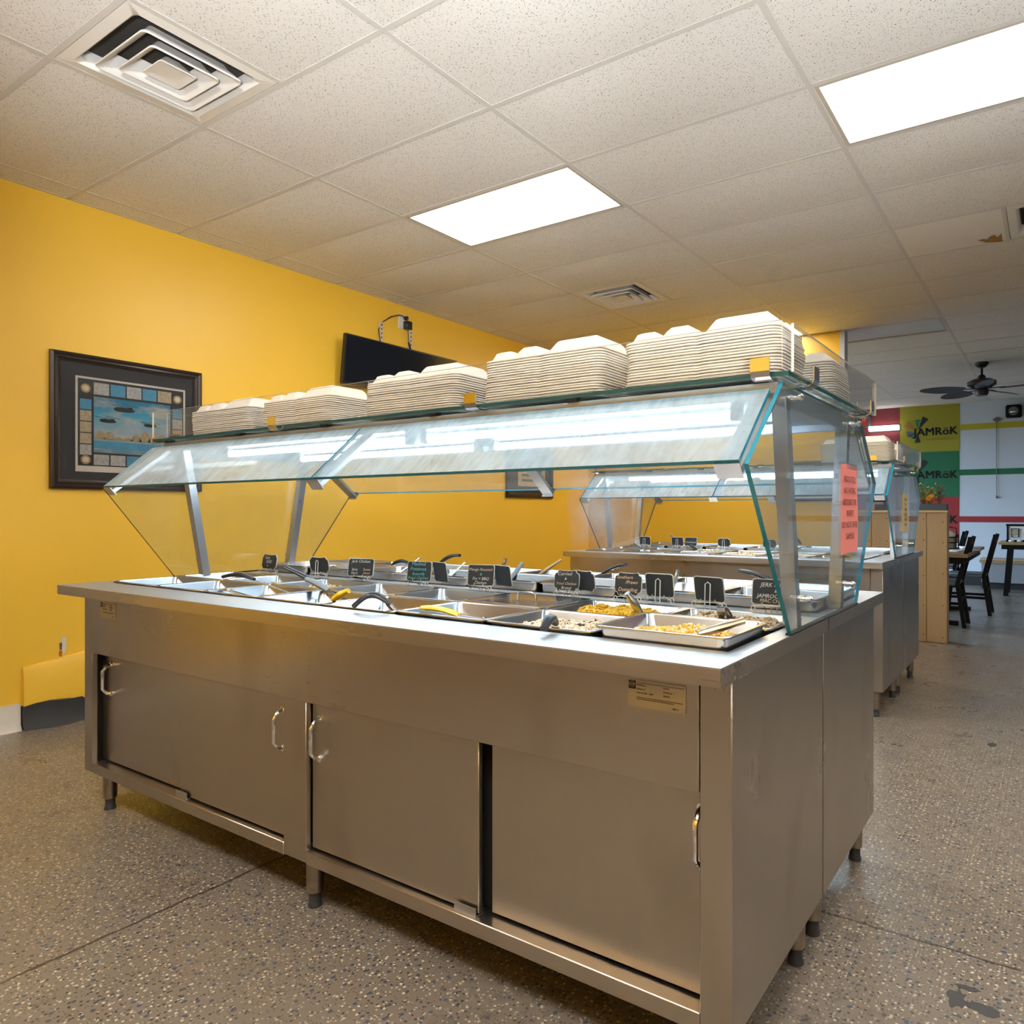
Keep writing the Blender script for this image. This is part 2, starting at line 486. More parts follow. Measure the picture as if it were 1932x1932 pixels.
# ------------------------------------------------------------------ mesh helpers
class MB:
    def __init__(self):
        self.v = []; self.f = []; self.m = []; self.s = []
    def _add(self, vs, fs, mi=0, smooth=False):
        o = len(self.v)
        self.v += [tuple(p) for p in vs]
        for f in fs:
            self.f.append([i + o for i in f]); self.m.append(mi); self.s.append(smooth)
        return o
    def box(self, x0, x1, y0, y1, z0, z1, mi=0):
        vs = [(x0, y0, z0), (x1, y0, z0), (x1, y1, z0), (x0, y1, z0), (x0, y0, z1), (x1, y0, z1), (x1, y1, z1), (x0, y1, z1)]
        self._add(vs, [(0, 3, 2, 1), (4, 5, 6, 7), (0, 1, 5, 4), (1, 2, 6, 5), (2, 3, 7, 6), (3, 0, 4, 7)], mi)
        return self
    def cbox(self, x0, x1, y0, y1, z0, z1, r=0.003, mi=0):
        """box with chamfered edges"""
        c = ((x0 + x1) / 2, (y0 + y1) / 2, (z0 + z1) / 2)
        h = (abs(x1 - x0) / 2, abs(y1 - y0) / 2, abs(z1 - z0) / 2)
        r = min(r, min(h) * 0.9)
        idx = {}; vs = []
        for sx in (-1, 1):
            for sy in (-1, 1):
                for sz in (-1, 1):
                    s = (sx, sy, sz)
                    for a in range(3):
                        p = [c[k] + s[k] * (h[k] if k == a else h[k] - r) for k in range(3)]
                        idx[(s, a)] = len(vs); vs.append(p)
        fs = []
        for a in range(3):
            b, d = (a + 1) % 3, (a + 2) % 3
            for sa in (-1, 1):
                q = []
                for sb, sd in ((-1, -1), (1, -1), (1, 1), (-1, 1)):
                    s = [0, 0, 0]; s[a] = sa; s[b] = sb; s[d] = sd
                    q.append(idx[(tuple(s), a)])
                fs.append(q if sa > 0 else q[::-1])
            for sb in (-1, 1):
                for sd in (-1, 1):
                    s1 = [0, 0, 0]; s1[a] = -1; s1[b] = sb; s1[d] = sd
                    s2 = list(s1); s2[a] = 1
                    fs.append([idx[(tuple(s1), b)], idx[(tuple(s2), b)], idx[(tuple(s2), d)], idx[(tuple(s1), d)]])
        for s in [(x, y, z) for x in (-1, 1) for y in (-1, 1) for z in (-1, 1)]:
            fs.append([idx[(s, 0)], idx[(s, 1)], idx[(s, 2)]])
        self._add(vs, fs, mi)
        return self
    def prism(self, poly, axis, a0, a1, mi=0, side=None, smooth=False):
        """poly: list of 2-D points in the two other axes (cyclic order), extruded along axis"""
        def P(p, a):
            q = [0, 0, 0]
            q[axis] = a
            o = [k for k in range(3) if k != axis]
            q[o[0]], q[o[1]] = p
            return q
        n = len(poly)
        vs = [P(p, a0) for p in poly] + [P(p, a1) for p in poly]
        self._add(vs, [list(range(n)), list(range(2 * n - 1, n - 1, -1))], mi)
        self._add(vs, [[i, (i + 1) % n, n + (i + 1) % n, n + i] for i in range(n)], mi if side is None else side, smooth)
        return self
    def bar(self, p0, p1, w, h, up=(0, 0, 1), mi=0):
        p0, p1 = Vector(p0), Vector(p1)
        d = (p1 - p0).normalized()
        s = d.cross(Vector(up)).normalized()
        u = s.cross(d)
        vs = []
        for p in (p0, p1):
            for a, b in ((-1, -1), (1, -1), (1, 1), (-1, 1)):
                vs.append(p + s * a * w / 2 + u * b * h / 2)
        self._add(vs, [(0, 1, 2, 3), (7, 6, 5, 4), (0, 4, 5, 1), (1, 5, 6, 2), (2, 6, 7, 3), (3, 7, 4, 0)], mi)
        return self
    def tube(self, path, r, n=8, mi=0, flat=1.0, closed=False):
        pts = [Vector(p) for p in path]
        rs = r if isinstance(r, (list, tuple)) else [r] * len(pts)
        N = len(pts)
        vs = []; prev = None
        for i, p in enumerate(pts):
            if closed:
                t = pts[(i + 1) % N] - pts[i - 1]
            else:
                t = pts[min(i + 1, N - 1)] - pts[max(i - 1, 0)]
            if t.length < 1e-9: t = Vector((0, 0, 1))
            t.normalize()
            if prev is None:
                a = Vector((0, 0, 1)) if abs(t.z) < 0.9 else Vector((1, 0, 0))
                s = t.cross(a).normalized()
            else:
                s = prev - t * prev.dot(t)
                s = s.normalized() if s.length > 1e-6 else t.orthogonal().normalized()
            prev = s
            u = t.cross(s)
            for k in range(n):
                an = 2 * math.pi * k / n
                vs.append(p + s * math.cos(an) * rs[i] + u * math.sin(an) * rs[i] * flat)
        fs = []
        for i in range(N if closed else N - 1):
            for k in range(n):
                a, b = i * n + k, i * n + (k + 1) % n
                c, d = ((i + 1) % N) * n + (k + 1) % n, ((i + 1) % N) * n + k
                fs.append((a, b, c, d))
        self._add(vs, fs, mi, True)
        if not closed:
            self._add(vs[:n], [list(range(n))[::-1]], mi)
            self._add(vs[-n:], [list(range(n))], mi)
        return self
    def lathe(self, prof, n=20, c=(0, 0, 0), mi=0, axis=2):
        vs = []
        for r, z in prof:
            for k in range(n):
                a = 2 * math.pi * k / n
                q = [r * math.cos(a), r * math.sin(a), z]
                if axis == 0: q = [q[2], q[0], q[1]]
                if axis == 1: q = [q[0], q[2], q[1]]
                vs.append((q[0] + c[0], q[1] + c[1], q[2] + c[2]))
        fs = []
        for i in range(len(prof) - 1):
            for k in range(n):
                fs.append((i * n + k, i * n + (k + 1) % n, (i + 1) * n + (k + 1) % n, (i + 1) * n + k))
        self._add(vs, fs, mi, True)
        self._add(vs[:n], [list(range(n))[::-1]], mi)
        self._add(vs[-n:], [list(range(n))], mi)
        return self
    def loops(self, lps, mi=0, cap0=False, cap1=True, smooth=True):
        n = len(lps[0])
        vs = [p for l in lps for p in l]
        fs = []
        for i in range(len(lps) - 1):
            for k in range(n):
                fs.append((i * n + k, i * n + (k + 1) % n, (i + 1) * n + (k + 1) % n, (i + 1) * n + k))
        self._add(vs, fs, mi, smooth)
        if cap0: self._add(lps[0], [list(range(n))], mi)
        if cap1: self._add(lps[-1], [list(range(n))], mi)
        return self
    def ball(self, c, r, mi=0, nu=8, nv=5, sc_=(1, 1, 1)):
        prof = []
        vs = [(c[0], c[1], c[2] - r * sc_[2])]
        for i in range(1, nv):
            a = math.pi * i / nv
            for k in range(nu):
                b = 2 * math.pi * k / nu
                vs.append((c[0] + r * sc_[0] * math.sin(a) * math.cos(b), c[1] + r * sc_[1] * math.sin(a) * math.sin(b), c[2] - r * sc_[2] * math.cos(a)))
        vs.append((c[0], c[1], c[2] + r * sc_[2]))
        fs = [(0, 1 + (k + 1) % nu, 1 + k) for k in range(nu)]
        for i in range(nv - 2):
            for k in range(nu):
                a = 1 + i * nu
                fs.append((a + k, a + (k + 1) % nu, a + nu + (k + 1) % nu, a + nu + k))
        L = len(vs) - 1; a = 1 + (nv - 2) * nu
        fs += [(a + k, a + (k + 1) % nu, L) for k in range(nu)]
        self._add(vs, fs, mi, True)
        return self
    def mesh(self, name, mats, recalc=True):
        me = bpy.data.meshes.new(name)
        me.from_pydata(self.v, [], self.f)
        for m in (mats if isinstance(mats, (list, tuple)) else [mats]):
            me.materials.append(M(m) if isinstance(m, str) else m)
        me.polygons.foreach_set('material_index', self.m)
        me.polygons.foreach_set('use_smooth', self.s)
        me.update()
        if recalc:
            bm = bmesh.new(); bm.from_mesh(me)
            bmesh.ops.remove_doubles(bm, verts=bm.verts, dist=1e-6)
            bmesh.ops.recalc_face_normals(bm, faces=bm.faces)
            bm.to_mesh(me); bm.free()
            me.set_sharp_from_angle(angle=math.radians(38))
        return me
    def build(self, name, mats, parent=None, loc=None, recalc=True):
        """vertices are in world coordinates; a parent's location is subtracted"""
        off = Vector((0, 0, 0))
        if parent is not None:
            p = parent
            while p is not None:
                off += p.location; p = p.parent
        if loc is not None:
            off = Vector(loc) if parent is None else off
        if off.length > 0:
            self.v = [(x - off.x, y - off.y, z - off.z) for x, y, z in self.v]
        o = bpy.data.objects.new(name, self.mesh(name, mats, recalc))
        COL.objects.link(o)
        o.parent = parent
        if loc is not None and parent is None:
            o.location = off
        return o

def tag(o, label=None, cat=None, group=None, kind=None):
    if label: o['label'] = label
    if cat: o['category'] = cat
    if group: o['group'] = group
    if kind: o['kind'] = kind
    return o
def thing(name, label, cat, loc, group=None):
    o = bpy.data.objects.new(name, None)
    o.empty_display_size = 0.05
    COL.objects.link(o)
    o.location = loc
    return tag(o, label, cat, group)
def struct(o, label=None):
    o['kind'] = 'structure'
    if label: o['label'] = label
    return o
def place(name, me, parent, loc, rot=(0, 0, 0)):
    """one more object on shared mesh data; loc in the parent's space"""
    o = bpy.data.objects.new(name, me)
    COL.objects.link(o)
    o.parent = parent
    o.location = loc
    o.rotation_euler = rot
    return o
def copy_tree(o, parent=None):
    c = o.copy(); COL.objects.link(c); c.parent = parent
    for ch in o.children: copy_tree(ch, c)
    return c
def rrect(cx, cy, hx, hy, r, z, seg=4):
    pts = []
    for sx, sy, a0 in ((1, 1, 0), (-1, 1, 90), (-1, -1, 180), (1, -1, 270)):
        for k in range(seg + 1):
            a = math.radians(a0 + 90 * k / seg)
            pts.append((cx + sx * (hx - r) + r * math.cos(a), cy + sy * (hy - r) + r * math.sin(a), z))
    return pts
def text(s, size, mat, parent, org, right, up, name='lettering', align='CENTER', depth=0.0004, shear=0.0, spacing=1.0, line=1.0, bold=0.0):
    """flat lettering; org/right/up in world space"""
    cu = bpy.data.curves.new(name, 'FONT')
    cu.body = s; cu.size = size; cu.align_x = align; cu.align_y = 'CENTER'
    cu.extrude = depth; cu.shear = shear; cu.space_character = spacing; cu.space_line = line
    cu.resolution_u = 2
    cu.offset = bold
    cu.materials.append(M(mat))
    o = bpy.data.objects.new(name, cu)
    COL.objects.link(o)
    r = Vector(right).normalized(); u = Vector(up).normalized(); n = r.cross(u)
    mt = Matrix(((r.x, u.x, n.x, 0), (r.y, u.y, n.y, 0), (r.z, u.z, n.z, 0), (0, 0, 0, 1)))
    off = Vector((0, 0, 0)); p = parent
    while p is not None:
        off += p.location; p = p.parent
    mt.translation = Vector(org) - off
    o.parent = parent
    o.matrix_local = mt
    return o

# ================================================================== THE SETTING
struct(MB().box(XL - 0.1, XR + 0.1, YF - 0.1, YB + 0.1, -0.10, 0.0).build('floor', 'flake_floor'))
# left wall with an unseen door added for its grey reflection in the steel, and the wall's own thickness
struct(MB().box(XL - 0.12, XL, YF, YM + 0.12, 0, 3.1).build('wall_left', 'yellow_paint'))
d1 = struct(MB().box(XL - 0.02, XL + 0.012, -1.62, -0.66, 0, 2.12).build('unseen_door', 'grey_door'))
MB().box(XL - 0.01, XL + 0.02, -1.68, -1.62, 0, 2.18).box(XL - 0.01, XL + 0.02, -0.66, -0.60, 0, 2.18).box(XL - 0.01, XL + 0.02, -1.62, -0.66, 2.12, 2.18).build('door_frame', 'grey_door', d1)
MB().lathe([(0.012, 0), (0.012, 0.04), (0.028, 0.045), (0.030, 0.07), (0.015, 0.08)], 12, (XL + 0.012, -0.74, 1.0), 0, 0).build('door_knob', 'chrome', d1)
wb_ = struct(MB().box(XL - 0.12, 2.755, YM, YM + 0.12, 0, 3.1).build('wall_back', 'yellow_paint'))
struct(MB().box(2.755, 2.80, YM - 0.004, YM + 0.124, 1.20, ZC + 0.004).build('trim_1', 'grey_white_paint'))
struct(MB().box(XL - 0.12, XR + 0.1, YF - 0.12, YF, 0, 3.1).build('wall_front', 'yellow_paint'))
struct(MB().box(XL, XR, YF, YF + 0.03, 0, 1.30).build('trim_2', 'brown_paint'))
wf = struct(MB().box(-3.2, XR + 0.1, YB, YB + 0.12, 0, 3.1).build('wall_far', 'grey_white_paint'))
struct(MB().box(-3.2, XL, YM + 0.0, YM + 0.12, 0, 3.1).build('wall_return', 'grey_white_paint'))
struct(MB().box(-3.2, XL - 0.1, YM, YB + 0.1, -0.10, 0.0).build('floor_dining', 'flake_floor'))
struct(MB().box(XR, XR + 0.12, YF, YB, 0, 3.1).build('wall_right', 'taupe_paint'))
# end wall of the dining room, with the two windows that light it
WX = -3.2
wr = MB()
WIN = [(6.0, 8.3), (8.8, 11.1)]
ys = [YM] + [y for w in WIN for y in w] + [YB]
for a, b in zip(ys[0::2], ys[1::2]):
    wr.box(WX - 0.12, WX, a, b, 0, 3.1)
for a, b in WIN:
    wr.box(WX - 0.12, WX, a, b, 0, 0.6).box(WX - 0.12, WX, a, b, 2.7, 3.1)
struct(wr.build('wall_dining', 'grey_white_paint'))
for i, (a, b) in enumerate(WIN):
    w = MB()
    for y0, y1, z0, z1 in ((a, a + 0.05, 0.6, 2.7), (b - 0.05, b, 0.6, 2.7), (a, b, 0.6, 0.65), (a, b, 2.65, 2.7), ((a + b) / 2 - 0.025, (a + b) / 2 + 0.025, 0.65, 2.65)):
        w.box(WX - 0.08, WX - 0.03, y0, y1, z0, z1)
    wo = struct(w.build('window_%d' % (i + 1), 'white_trim'))
    for y0, y1 in ((a + 0.05, (a + b) / 2 - 0.025), ((a + b) / 2 + 0.025, b - 0.05)):
        MB().box(WX - 0.056, WX - 0.052, y0, y1, 0.65, 2.65).build('pane', 'window_pane', wo)
    lp = bpy.data.lights.new('window_portal', 'AREA')
    lp.shape = 'RECTANGLE'; lp.size = b - a; lp.size_y = 2.1
    lp.cycles.is_portal = True
    lo = bpy.data.objects.new('window_portal', lp)
    lo.location = (WX - 0.10, (a + b) / 2, 1.65)
    lo.rotation_euler = (math.pi / 2, 0, -math.pi / 2)
    COL.objects.link(lo)

# baseboards on the yellow wall: a white end piece, then black cove base
struct(
    MB().prism([(XL, 0), (XL + 0.030, 0), (XL + 0.012, 0.03), (XL + 0.010, 0.145), (XL, 0.145)], 1, YF, -0.226).build('baseboard_left', 'base_white'))
b_ = MB()
prof = []
for k in range(13):
    y = -0.222 + k * 0.06
    bul = 0.075 * math.exp(-((y + 0.06) / 0.13) ** 2)
    top = 0.125 + 0.03 * (k / 12) + 0.01 * math.sin(k)
    prof.append([(XL - 0.01, y, 0.002), (XL + 0.035 + bul, y, 0.002), (XL + 0.016 + bul * 0.9, y, 0.03), (XL + 0.012 + bul * 0.8, y, top), (XL - 0.01, y, top + 0.004)])
b_.loops(prof, 0, True, True, True)
struct(b_.build('baseboard_bulge', 'base_black'))
struct(MB().prism([(XL, 0.001), (XL + 0.030, 0.001), (XL + 0.012, 0.03), (XL + 0.010, 0.15), (XL, 0.15)], 1, 0.50, YM).build('baseboard_back', 'base_black'))
struct(MB().prism([(YM, 0.001), (YM - 0.030, 0.001), (YM - 0.012, 0.03), (YM - 0.010, 0.15), (YM, 0.15)], 0, XL + 0.03, 2.755).build('baseboard_end', 'base_black'))
struct(MB().box(3.0, XR, YB - 0.02, YB, 0.001, 0.16).build('baseboard_far', 'base_black'))
# swollen, patched lump low on the yellow wall and the torn paint above it
lump = MB()
rows = []
for k in range(15):
    y = -0.215 + k * 0.036
    w = 0.75 * math.sin(math.pi * (0.08 + 0.92 * k / 14)) ** 0.7 if k < 14 else 0.0
    rows.append([(XL - 0.02, y, 0.10), (XL + 0.012 + 0.034 * w, y, 0.12), (XL + 0.012 + 0.030 * w, y, 0.29 + 0.004 * k), (XL + 0.004 + 0.015 * w, y, 0.335 + 0.005 * k), (XL - 0.02, y, 0.345 + 0.005 * k)])
lump.loops(rows, 0, True, True, True)
lo_ = struct(lump.build('wall_patch', 'yellow_paint'))
def blob(name, mat, cy_, cz_, ry, rz, x, seed, n=22, parent=None):
    rnd = random.Random(seed)
    pts = []
    for k in range(n):
        a = 2 * math.pi * k / n
        q = 0.72 + 0.45 * rnd.random()
        pts.append((cy_ + ry * q * math.cos(a), cz_ + rz * q * math.sin(a)))
    return MB().prism(pts, 0, x, x + 0.003).build(name, mat, parent)
blob('torn_paint', 'plaster', -0.020, 0.435, 0.016, 0.050, XL - 0.0015, 3, parent=lo_)
blob('torn_hole', 'leaf_brown', -0.034, 0.425, 0.007, 0.024, XL - 0.0005, 5, parent=lo_)
blob('rust_streak', 'rust_stain', -0.035, 0.385, 0.009, 0.022, XL - 0.001, 8, parent=lo_)

# worn-through patches of bare slab in the floor coating
flo = bpy.data.objects['floor']
for cx_, cy_, rx, ry, sd in ((4.335, 0.200, 0.028, 0.013, 1), (4.315, 0.140, 0.022, 0.040, 2), (4.375, 0.135, 0.040, 0.022, 3), (4.420, 0.205, 0.010, 0.006, 4), (4.250, 2.386, 0.022, 0.040, 5)):
    rnd = random.Random(sd)
    pts = [(cx_ + rx * (0.65 + 0.55 * rnd.random()) * math.cos(2 * math.pi * k / 18), cy_ + ry * (0.65 + 0.55 * rnd.random()) * math.sin(2 * math.pi * k / 18)) for k in range(18)]
    MB().prism(pts, 2, 0.0, 0.0006).build('bare_patch', 'bare_slab', flo)

# ------------------------------------------------------------------ ceiling: backing, tees, lay-in tiles
ceil = struct(MB().box(-3.2, XR + 0.12, YF - 0.12, YB + 0.12, 3.06, 3.12).build('ceiling', 'grid_white'))
GX, GY = 1.2192, 0.6096
xs = [-3.2, -2 * GX, -GX, 0] + [GX * i for i in range(1, 7)] + [XR]
NX = list(range(-1, 6))
LIGHTS = {(1, 2): 1, (3, 2): 1, (1, 8): 1, (1, -4): 1, (3, -4): 1, (5, 2): 1, (5, -4): 1, (2, 9): 0, (4, 14): 0}
VENTS = {(1, -1): 0, (1, 5): 0, (3, 5): 1}      # 0: left half of the bay, 1: right half
def tile_mesh(name, w, d, sag, mat):
    b = MB(); n, m = 6, 5
    vs = []
    for j in range(m + 1):
        for i in range(n + 1):
            u, v = i / n * 2 - 1, j / m * 2 - 1
            vs.append((u * w / 2, v * d / 2, -sag * (1 - u * u) * (1 - v * v)))
    fs = [(j * (n + 1) + i, (j + 1) * (n + 1) + i, (j + 1) * (n + 1) + i + 1, j * (n + 1) + i + 1) for j in range(m) for i in range(n)]
    b._add(vs, fs, 0, True)
    # upper face so that the tile has a thickness
    b._add([(-w / 2, -d / 2, 0.016), (w / 2, -d / 2, 0.016), (w / 2, d / 2, 0.016), (-w / 2, d / 2, 0.016)], [(0, 1, 2, 3)])
    b._add([(-w / 2, -d / 2, 0), (w / 2, -d / 2, 0), (w / 2, d / 2, 0), (-w / 2, d / 2, 0), (-w / 2, -d / 2, 0.016), (w / 2, -d / 2, 0.016), (w / 2, d / 2, 0.016), (-w / 2, d / 2, 0.016)],
           [(0, 1, 5, 4), (1, 2, 6, 5), (2, 3, 7, 6), (3, 0, 4, 7)])
    return b.mesh(name, mat, False)
full = [tile_mesh('ceiling_tile', GX - 0.012, GY - 0.012, s, 'ceiling_tile') for s in (0.005, 0.009, 0.014)]
half = tile_mesh('ceiling_tile', GX / 2 - 0.012, GY - 0.012, 0.004, 'ceiling_tile')
smooth_t = tile_mesh('ceiling_tile', GX / 2 - 0.012, GY - 0.012, 0.004, 'smooth_tile')
strip = tile_mesh('ceiling_tile', abs(XL) - 0.010, GY - 0.012, 0.001, 'ceiling_tile')
ZT = ZC + 0.0018
rt = random.Random(11)
for j in range(-6, 19):
    yc_ = (j + 0.5) * GY
    if yc_ + GY / 2 > YB + 0.3: continue
    if yc_ < YM:
        place('ceiling_tile', strip, ceil, (XL / 2 - 0.002, yc_, ZT))
    for i in range(-3, 7):
        if i < 0 and yc_ < YM: continue
        xc = (i + 0.5) * GX
        if xc > XR: continue
        if (i, j) in LIGHTS: continue
        if (i, j) in VENTS:
            s = 1 if VENTS[(i, j)] == 0 else -1
            place('ceiling_tile', smooth_t if (i, j) == (3, 5) else half, ceil, (xc + s * GX / 4, yc_, ZT))
            continue
        o = place('ceiling_tile', full[rt.randrange(3)], ceil, (xc, yc_, ZT), (rt.uniform(-0.006, 0.006), 0, 0))
# tees: long runners along Y, short ones along X
tee_y = MB().box(-0.012, 0.012, YF, YB, 0, 0.0014).box(-0.0015, 0.0015, YF, YB, 0.004, 0.035).mesh('ceiling_runner', 'grid_white')
tee_yd = MB().box(-0.012, 0.012, YM, YB, 0, 0.0014).box(-0.0015, 0.0015, YM, YB, 0.004, 0.035).mesh('ceiling_runner', 'grid_white')
tee_x = MB().box(-0.598, 0.598, -0.012, 0.012, 0, 0.0014).box(-0.598, 0.598, -0.0015, 0.0015, 0.004, 0.035).mesh('ceiling_cross_tee', 'grid_white')
tee_s = MB().box(XL / 2 + 0.012, -XL / 2 - 0.012, -0.012, 0.012, 0, 0.0014).mesh('ceiling_cross_tee', 'grid_white')
tee_h = MB().box(-0.011, 0.011, -0.293, 0.293, 0, 0.0014).mesh('ceiling_cross_tee', 'grid_white')
for i in range(0, 7):
    place('ceiling_runner', tee_y, ceil, (i * GX, 0, ZC))
for i in (-1, -2):
    place('ceiling_runner', tee_yd, ceil, (i * GX, 0, ZC))
for j in range(-5, 19):
    if j * GY > YB: continue
    if j * GY < YM: place('ceiling_cross_tee', tee_s, ceil, (XL / 2, j * GY, ZC))
    for i in range(-2, 6):
        if i < 0 and j * GY < YM: continue
        place('ceiling_cross_tee', tee_x, ceil, ((i + 0.5) * GX, j * GY, ZC))
for (i, j) in VENTS:
    place('ceiling_cross_tee', tee_h, ceil, ((i + 0.5) * GX, (j + 0.5) * GY, ZC))
# wall angle along the yellow walls
MB().box(XL, XL + 0.02, YF, YM, ZC, ZC + 0.004).build('wall_angle', 'grid_white', ceil)
MB().box(XL, 2.755, YM - 0.02, YM, ZC, ZC + 0.004).build('wall_angle', 'grid_white', ceil)
# brown water stain on the plain tile beside the right-hand vent
stain = []
rs_ = random.Random(4)
for k in range(26):
    a = math.pi * k / 25
    q = 0.55 + 0.5 * rs_.random()
    stain.append((4.23 - 0.115 * q * abs(math.sin(a)) - 0.02, 3.645 - 0.16 * q * (k / 25)))
MB().prism([(4.235, 3.650)] + [(4.235 - 0.01, 3.649)] + stain[::1] + [(4.235, 3.49)], 2, ZT - 0.0055, ZT - 0.0050).build('water_stain', 'water_stain', ceil)

# ------------------------------------------------------------------ recessed ceiling lights
LBL = {(1, 2): 'lit fluorescent ceiling panel nearest the middle of the ceiling, above the near buffet',
       (3, 2): 'lit fluorescent ceiling panel cut by the right edge of the picture',
       (1, 8): 'small lit ceiling panel close to the yellow end wall, behind the foam boxes',
       (2, 9): 'unlit pale ceiling panel beside the end of the yellow wall'}
for (i, j), on in LIGHTS.items():
    x0, x1, y0, y1 = i * GX + 0.013, (i + 1) * GX - 0.013, j * GY + 0.013, (j + 1) * GY - 0.013
    t = thing('ceiling_light', LBL.get((i, j), 'lit fluorescent ceiling panel out of view behind the camera' if on else 'unlit ceiling panel in the dining room'), 'ceiling light', ((x0 + x1) / 2, (y0 + y1) / 2, ZC), 'recessed ceiling lights')
    f = MB()
    w = 0.020
    f.box(x0, x1, y0, y0 + w, ZC, ZC + 0.010).box(x0, x1, y1 - w, y1, ZC, ZC + 0.010).box(x0, x0 + w, y0 + w, y1 - w, ZC, ZC + 0.010).box(x1 - w, x1, y0 + w, y1 - w, ZC, ZC + 0.010)
    f.build('frame', 'troffer_frame', t)
    MB().box(x0 - 0.004, x1 + 0.004, y0 - 0.004, y1 + 0.004, ZC + 0.022, ZC + 0.085).build('housing', 'troffer_frame', t)
    MB().box(x0 + w * 0.8, x1 - w * 0.8, y0 + w * 0.8, y1 - w * 0.8, ZC + 0.011, ZC + 0.0215).build('lens', 'troffer_lens' if on else 'lens_off', t)

# ------------------------------------------------------------------ stepped square air diffusers
def diffuser(cx, cy_, label):
    t = thing('ceiling_vent', label, 'vent', (cx, cy_, ZC), 'stepped square ceiling diffusers')
    H = GY / 2 - 0.014
    def rr(h, r, z): return rrect(cx, cy_, h, h, r, z, 5)
    MB().loops([rr(H, 0.004, ZC + 0.012), rr(H, 0.004, ZC + 0.001), rr(H - 0.045, 0.02, ZC - 0.002), rr(H - 0.058, 0.035, ZC + 0.012), rr(H - 0.062, 0.04, ZC + 0.055)], 0, False, False).build('face_plate', 'vent_white', t)
    MB().loops([rr(H - 0.05, 0.04, ZC + 0.056), rr(H - 0.05, 0.04, ZC + 0.060)], 0, True, True).build('duct', 'duct_dark', t)
    for k, (h, dz) in enumerate(((0.195, -0.004), (0.135, -0.008))):
        MB().loops([rr(h - 0.052, 0.012, ZC + 0.050 + dz), rr(h - 0.040, 0.02, ZC + 0.022 + dz), rr(h - 0.004, 0.025, ZC - 0.010 + dz), rr(h, 0.02, ZC - 0.011 + dz), rr(h, 0.02, ZC - 0.004 + dz), rr(h - 0.03, 0.02, ZC + 0.028 + dz), rr(h - 0.047, 0.012, ZC + 0.052 + dz)], 0, False, False).build('louver', 'vent_white', t)
    MB().loops([rr(0.030, 0.01, ZC + 0.035), rr(0.070, 0.012, ZC - 0.012), rr(0.074, 0.012, ZC - 0.016), rr(0.072, 0.012, ZC - 0.018), rr(0.045, 0.01, ZC - 0.014)], 0, True, True).build('centre_plate', 'vent_white', t)
diffuser(GX + GY / 2, -0.5 * GY, 'large square stepped ceiling vent at top left of the picture')
diffuser(GX + GY / 2, 5.5 * GY, 'square stepped ceiling vent above the foam boxes in the middle distance')
diffuser(3 * GX + 1.5 * GY, 5.5 * GY, 'square ceiling vent at the right picture edge beside a stained tile')

# ================================================================== THE BUFFETS
YC = 0.1475           # seam between the two back-to-back tables of the near buffet
ZB, ZS, ZTOP = 0.155, 0.866, 0.903
WELL = 0.3265
def leg(parent, x, y):
    o = MB().lathe([(0.034, ZB), (0.034, ZB - 0.012), (0.026, ZB - 0.018), (0.024, 0.046), (0.020, 0.042)], 14, (x, y, 0)).build('leg', 'leg_metal', parent)
    MB().lathe([(0.018, 0.044), (0.018, 0.012), (0.021, 0.008), (0.021, 0.0)], 14, (x, y, 0)).build('foot', 'rubber_foot', o)
def handle(parent, x, y, z0, z1, mat='chrome'):
    b = MB()
    d = 0.032
    b.tube([(x, y + 0.002, z0), (x, y - d * 0.55, z0 + 0.006), (x, y - d, z0 + 0.024), (x, y - d, z1 - 0.024), (x, y - d * 0.55, z1 - 0.006), (x, y + 0.002, z1)], 0.0062, 8)
    b.lathe([(0.011, 0.0), (0.010, -0.004)], 10, (x, y, z0), 0, 1).lathe([(0.011, 0.0), (0.010, -0.004)], 10, (x, y, z1), 0, 1)
    b.build('handle', mat, parent)
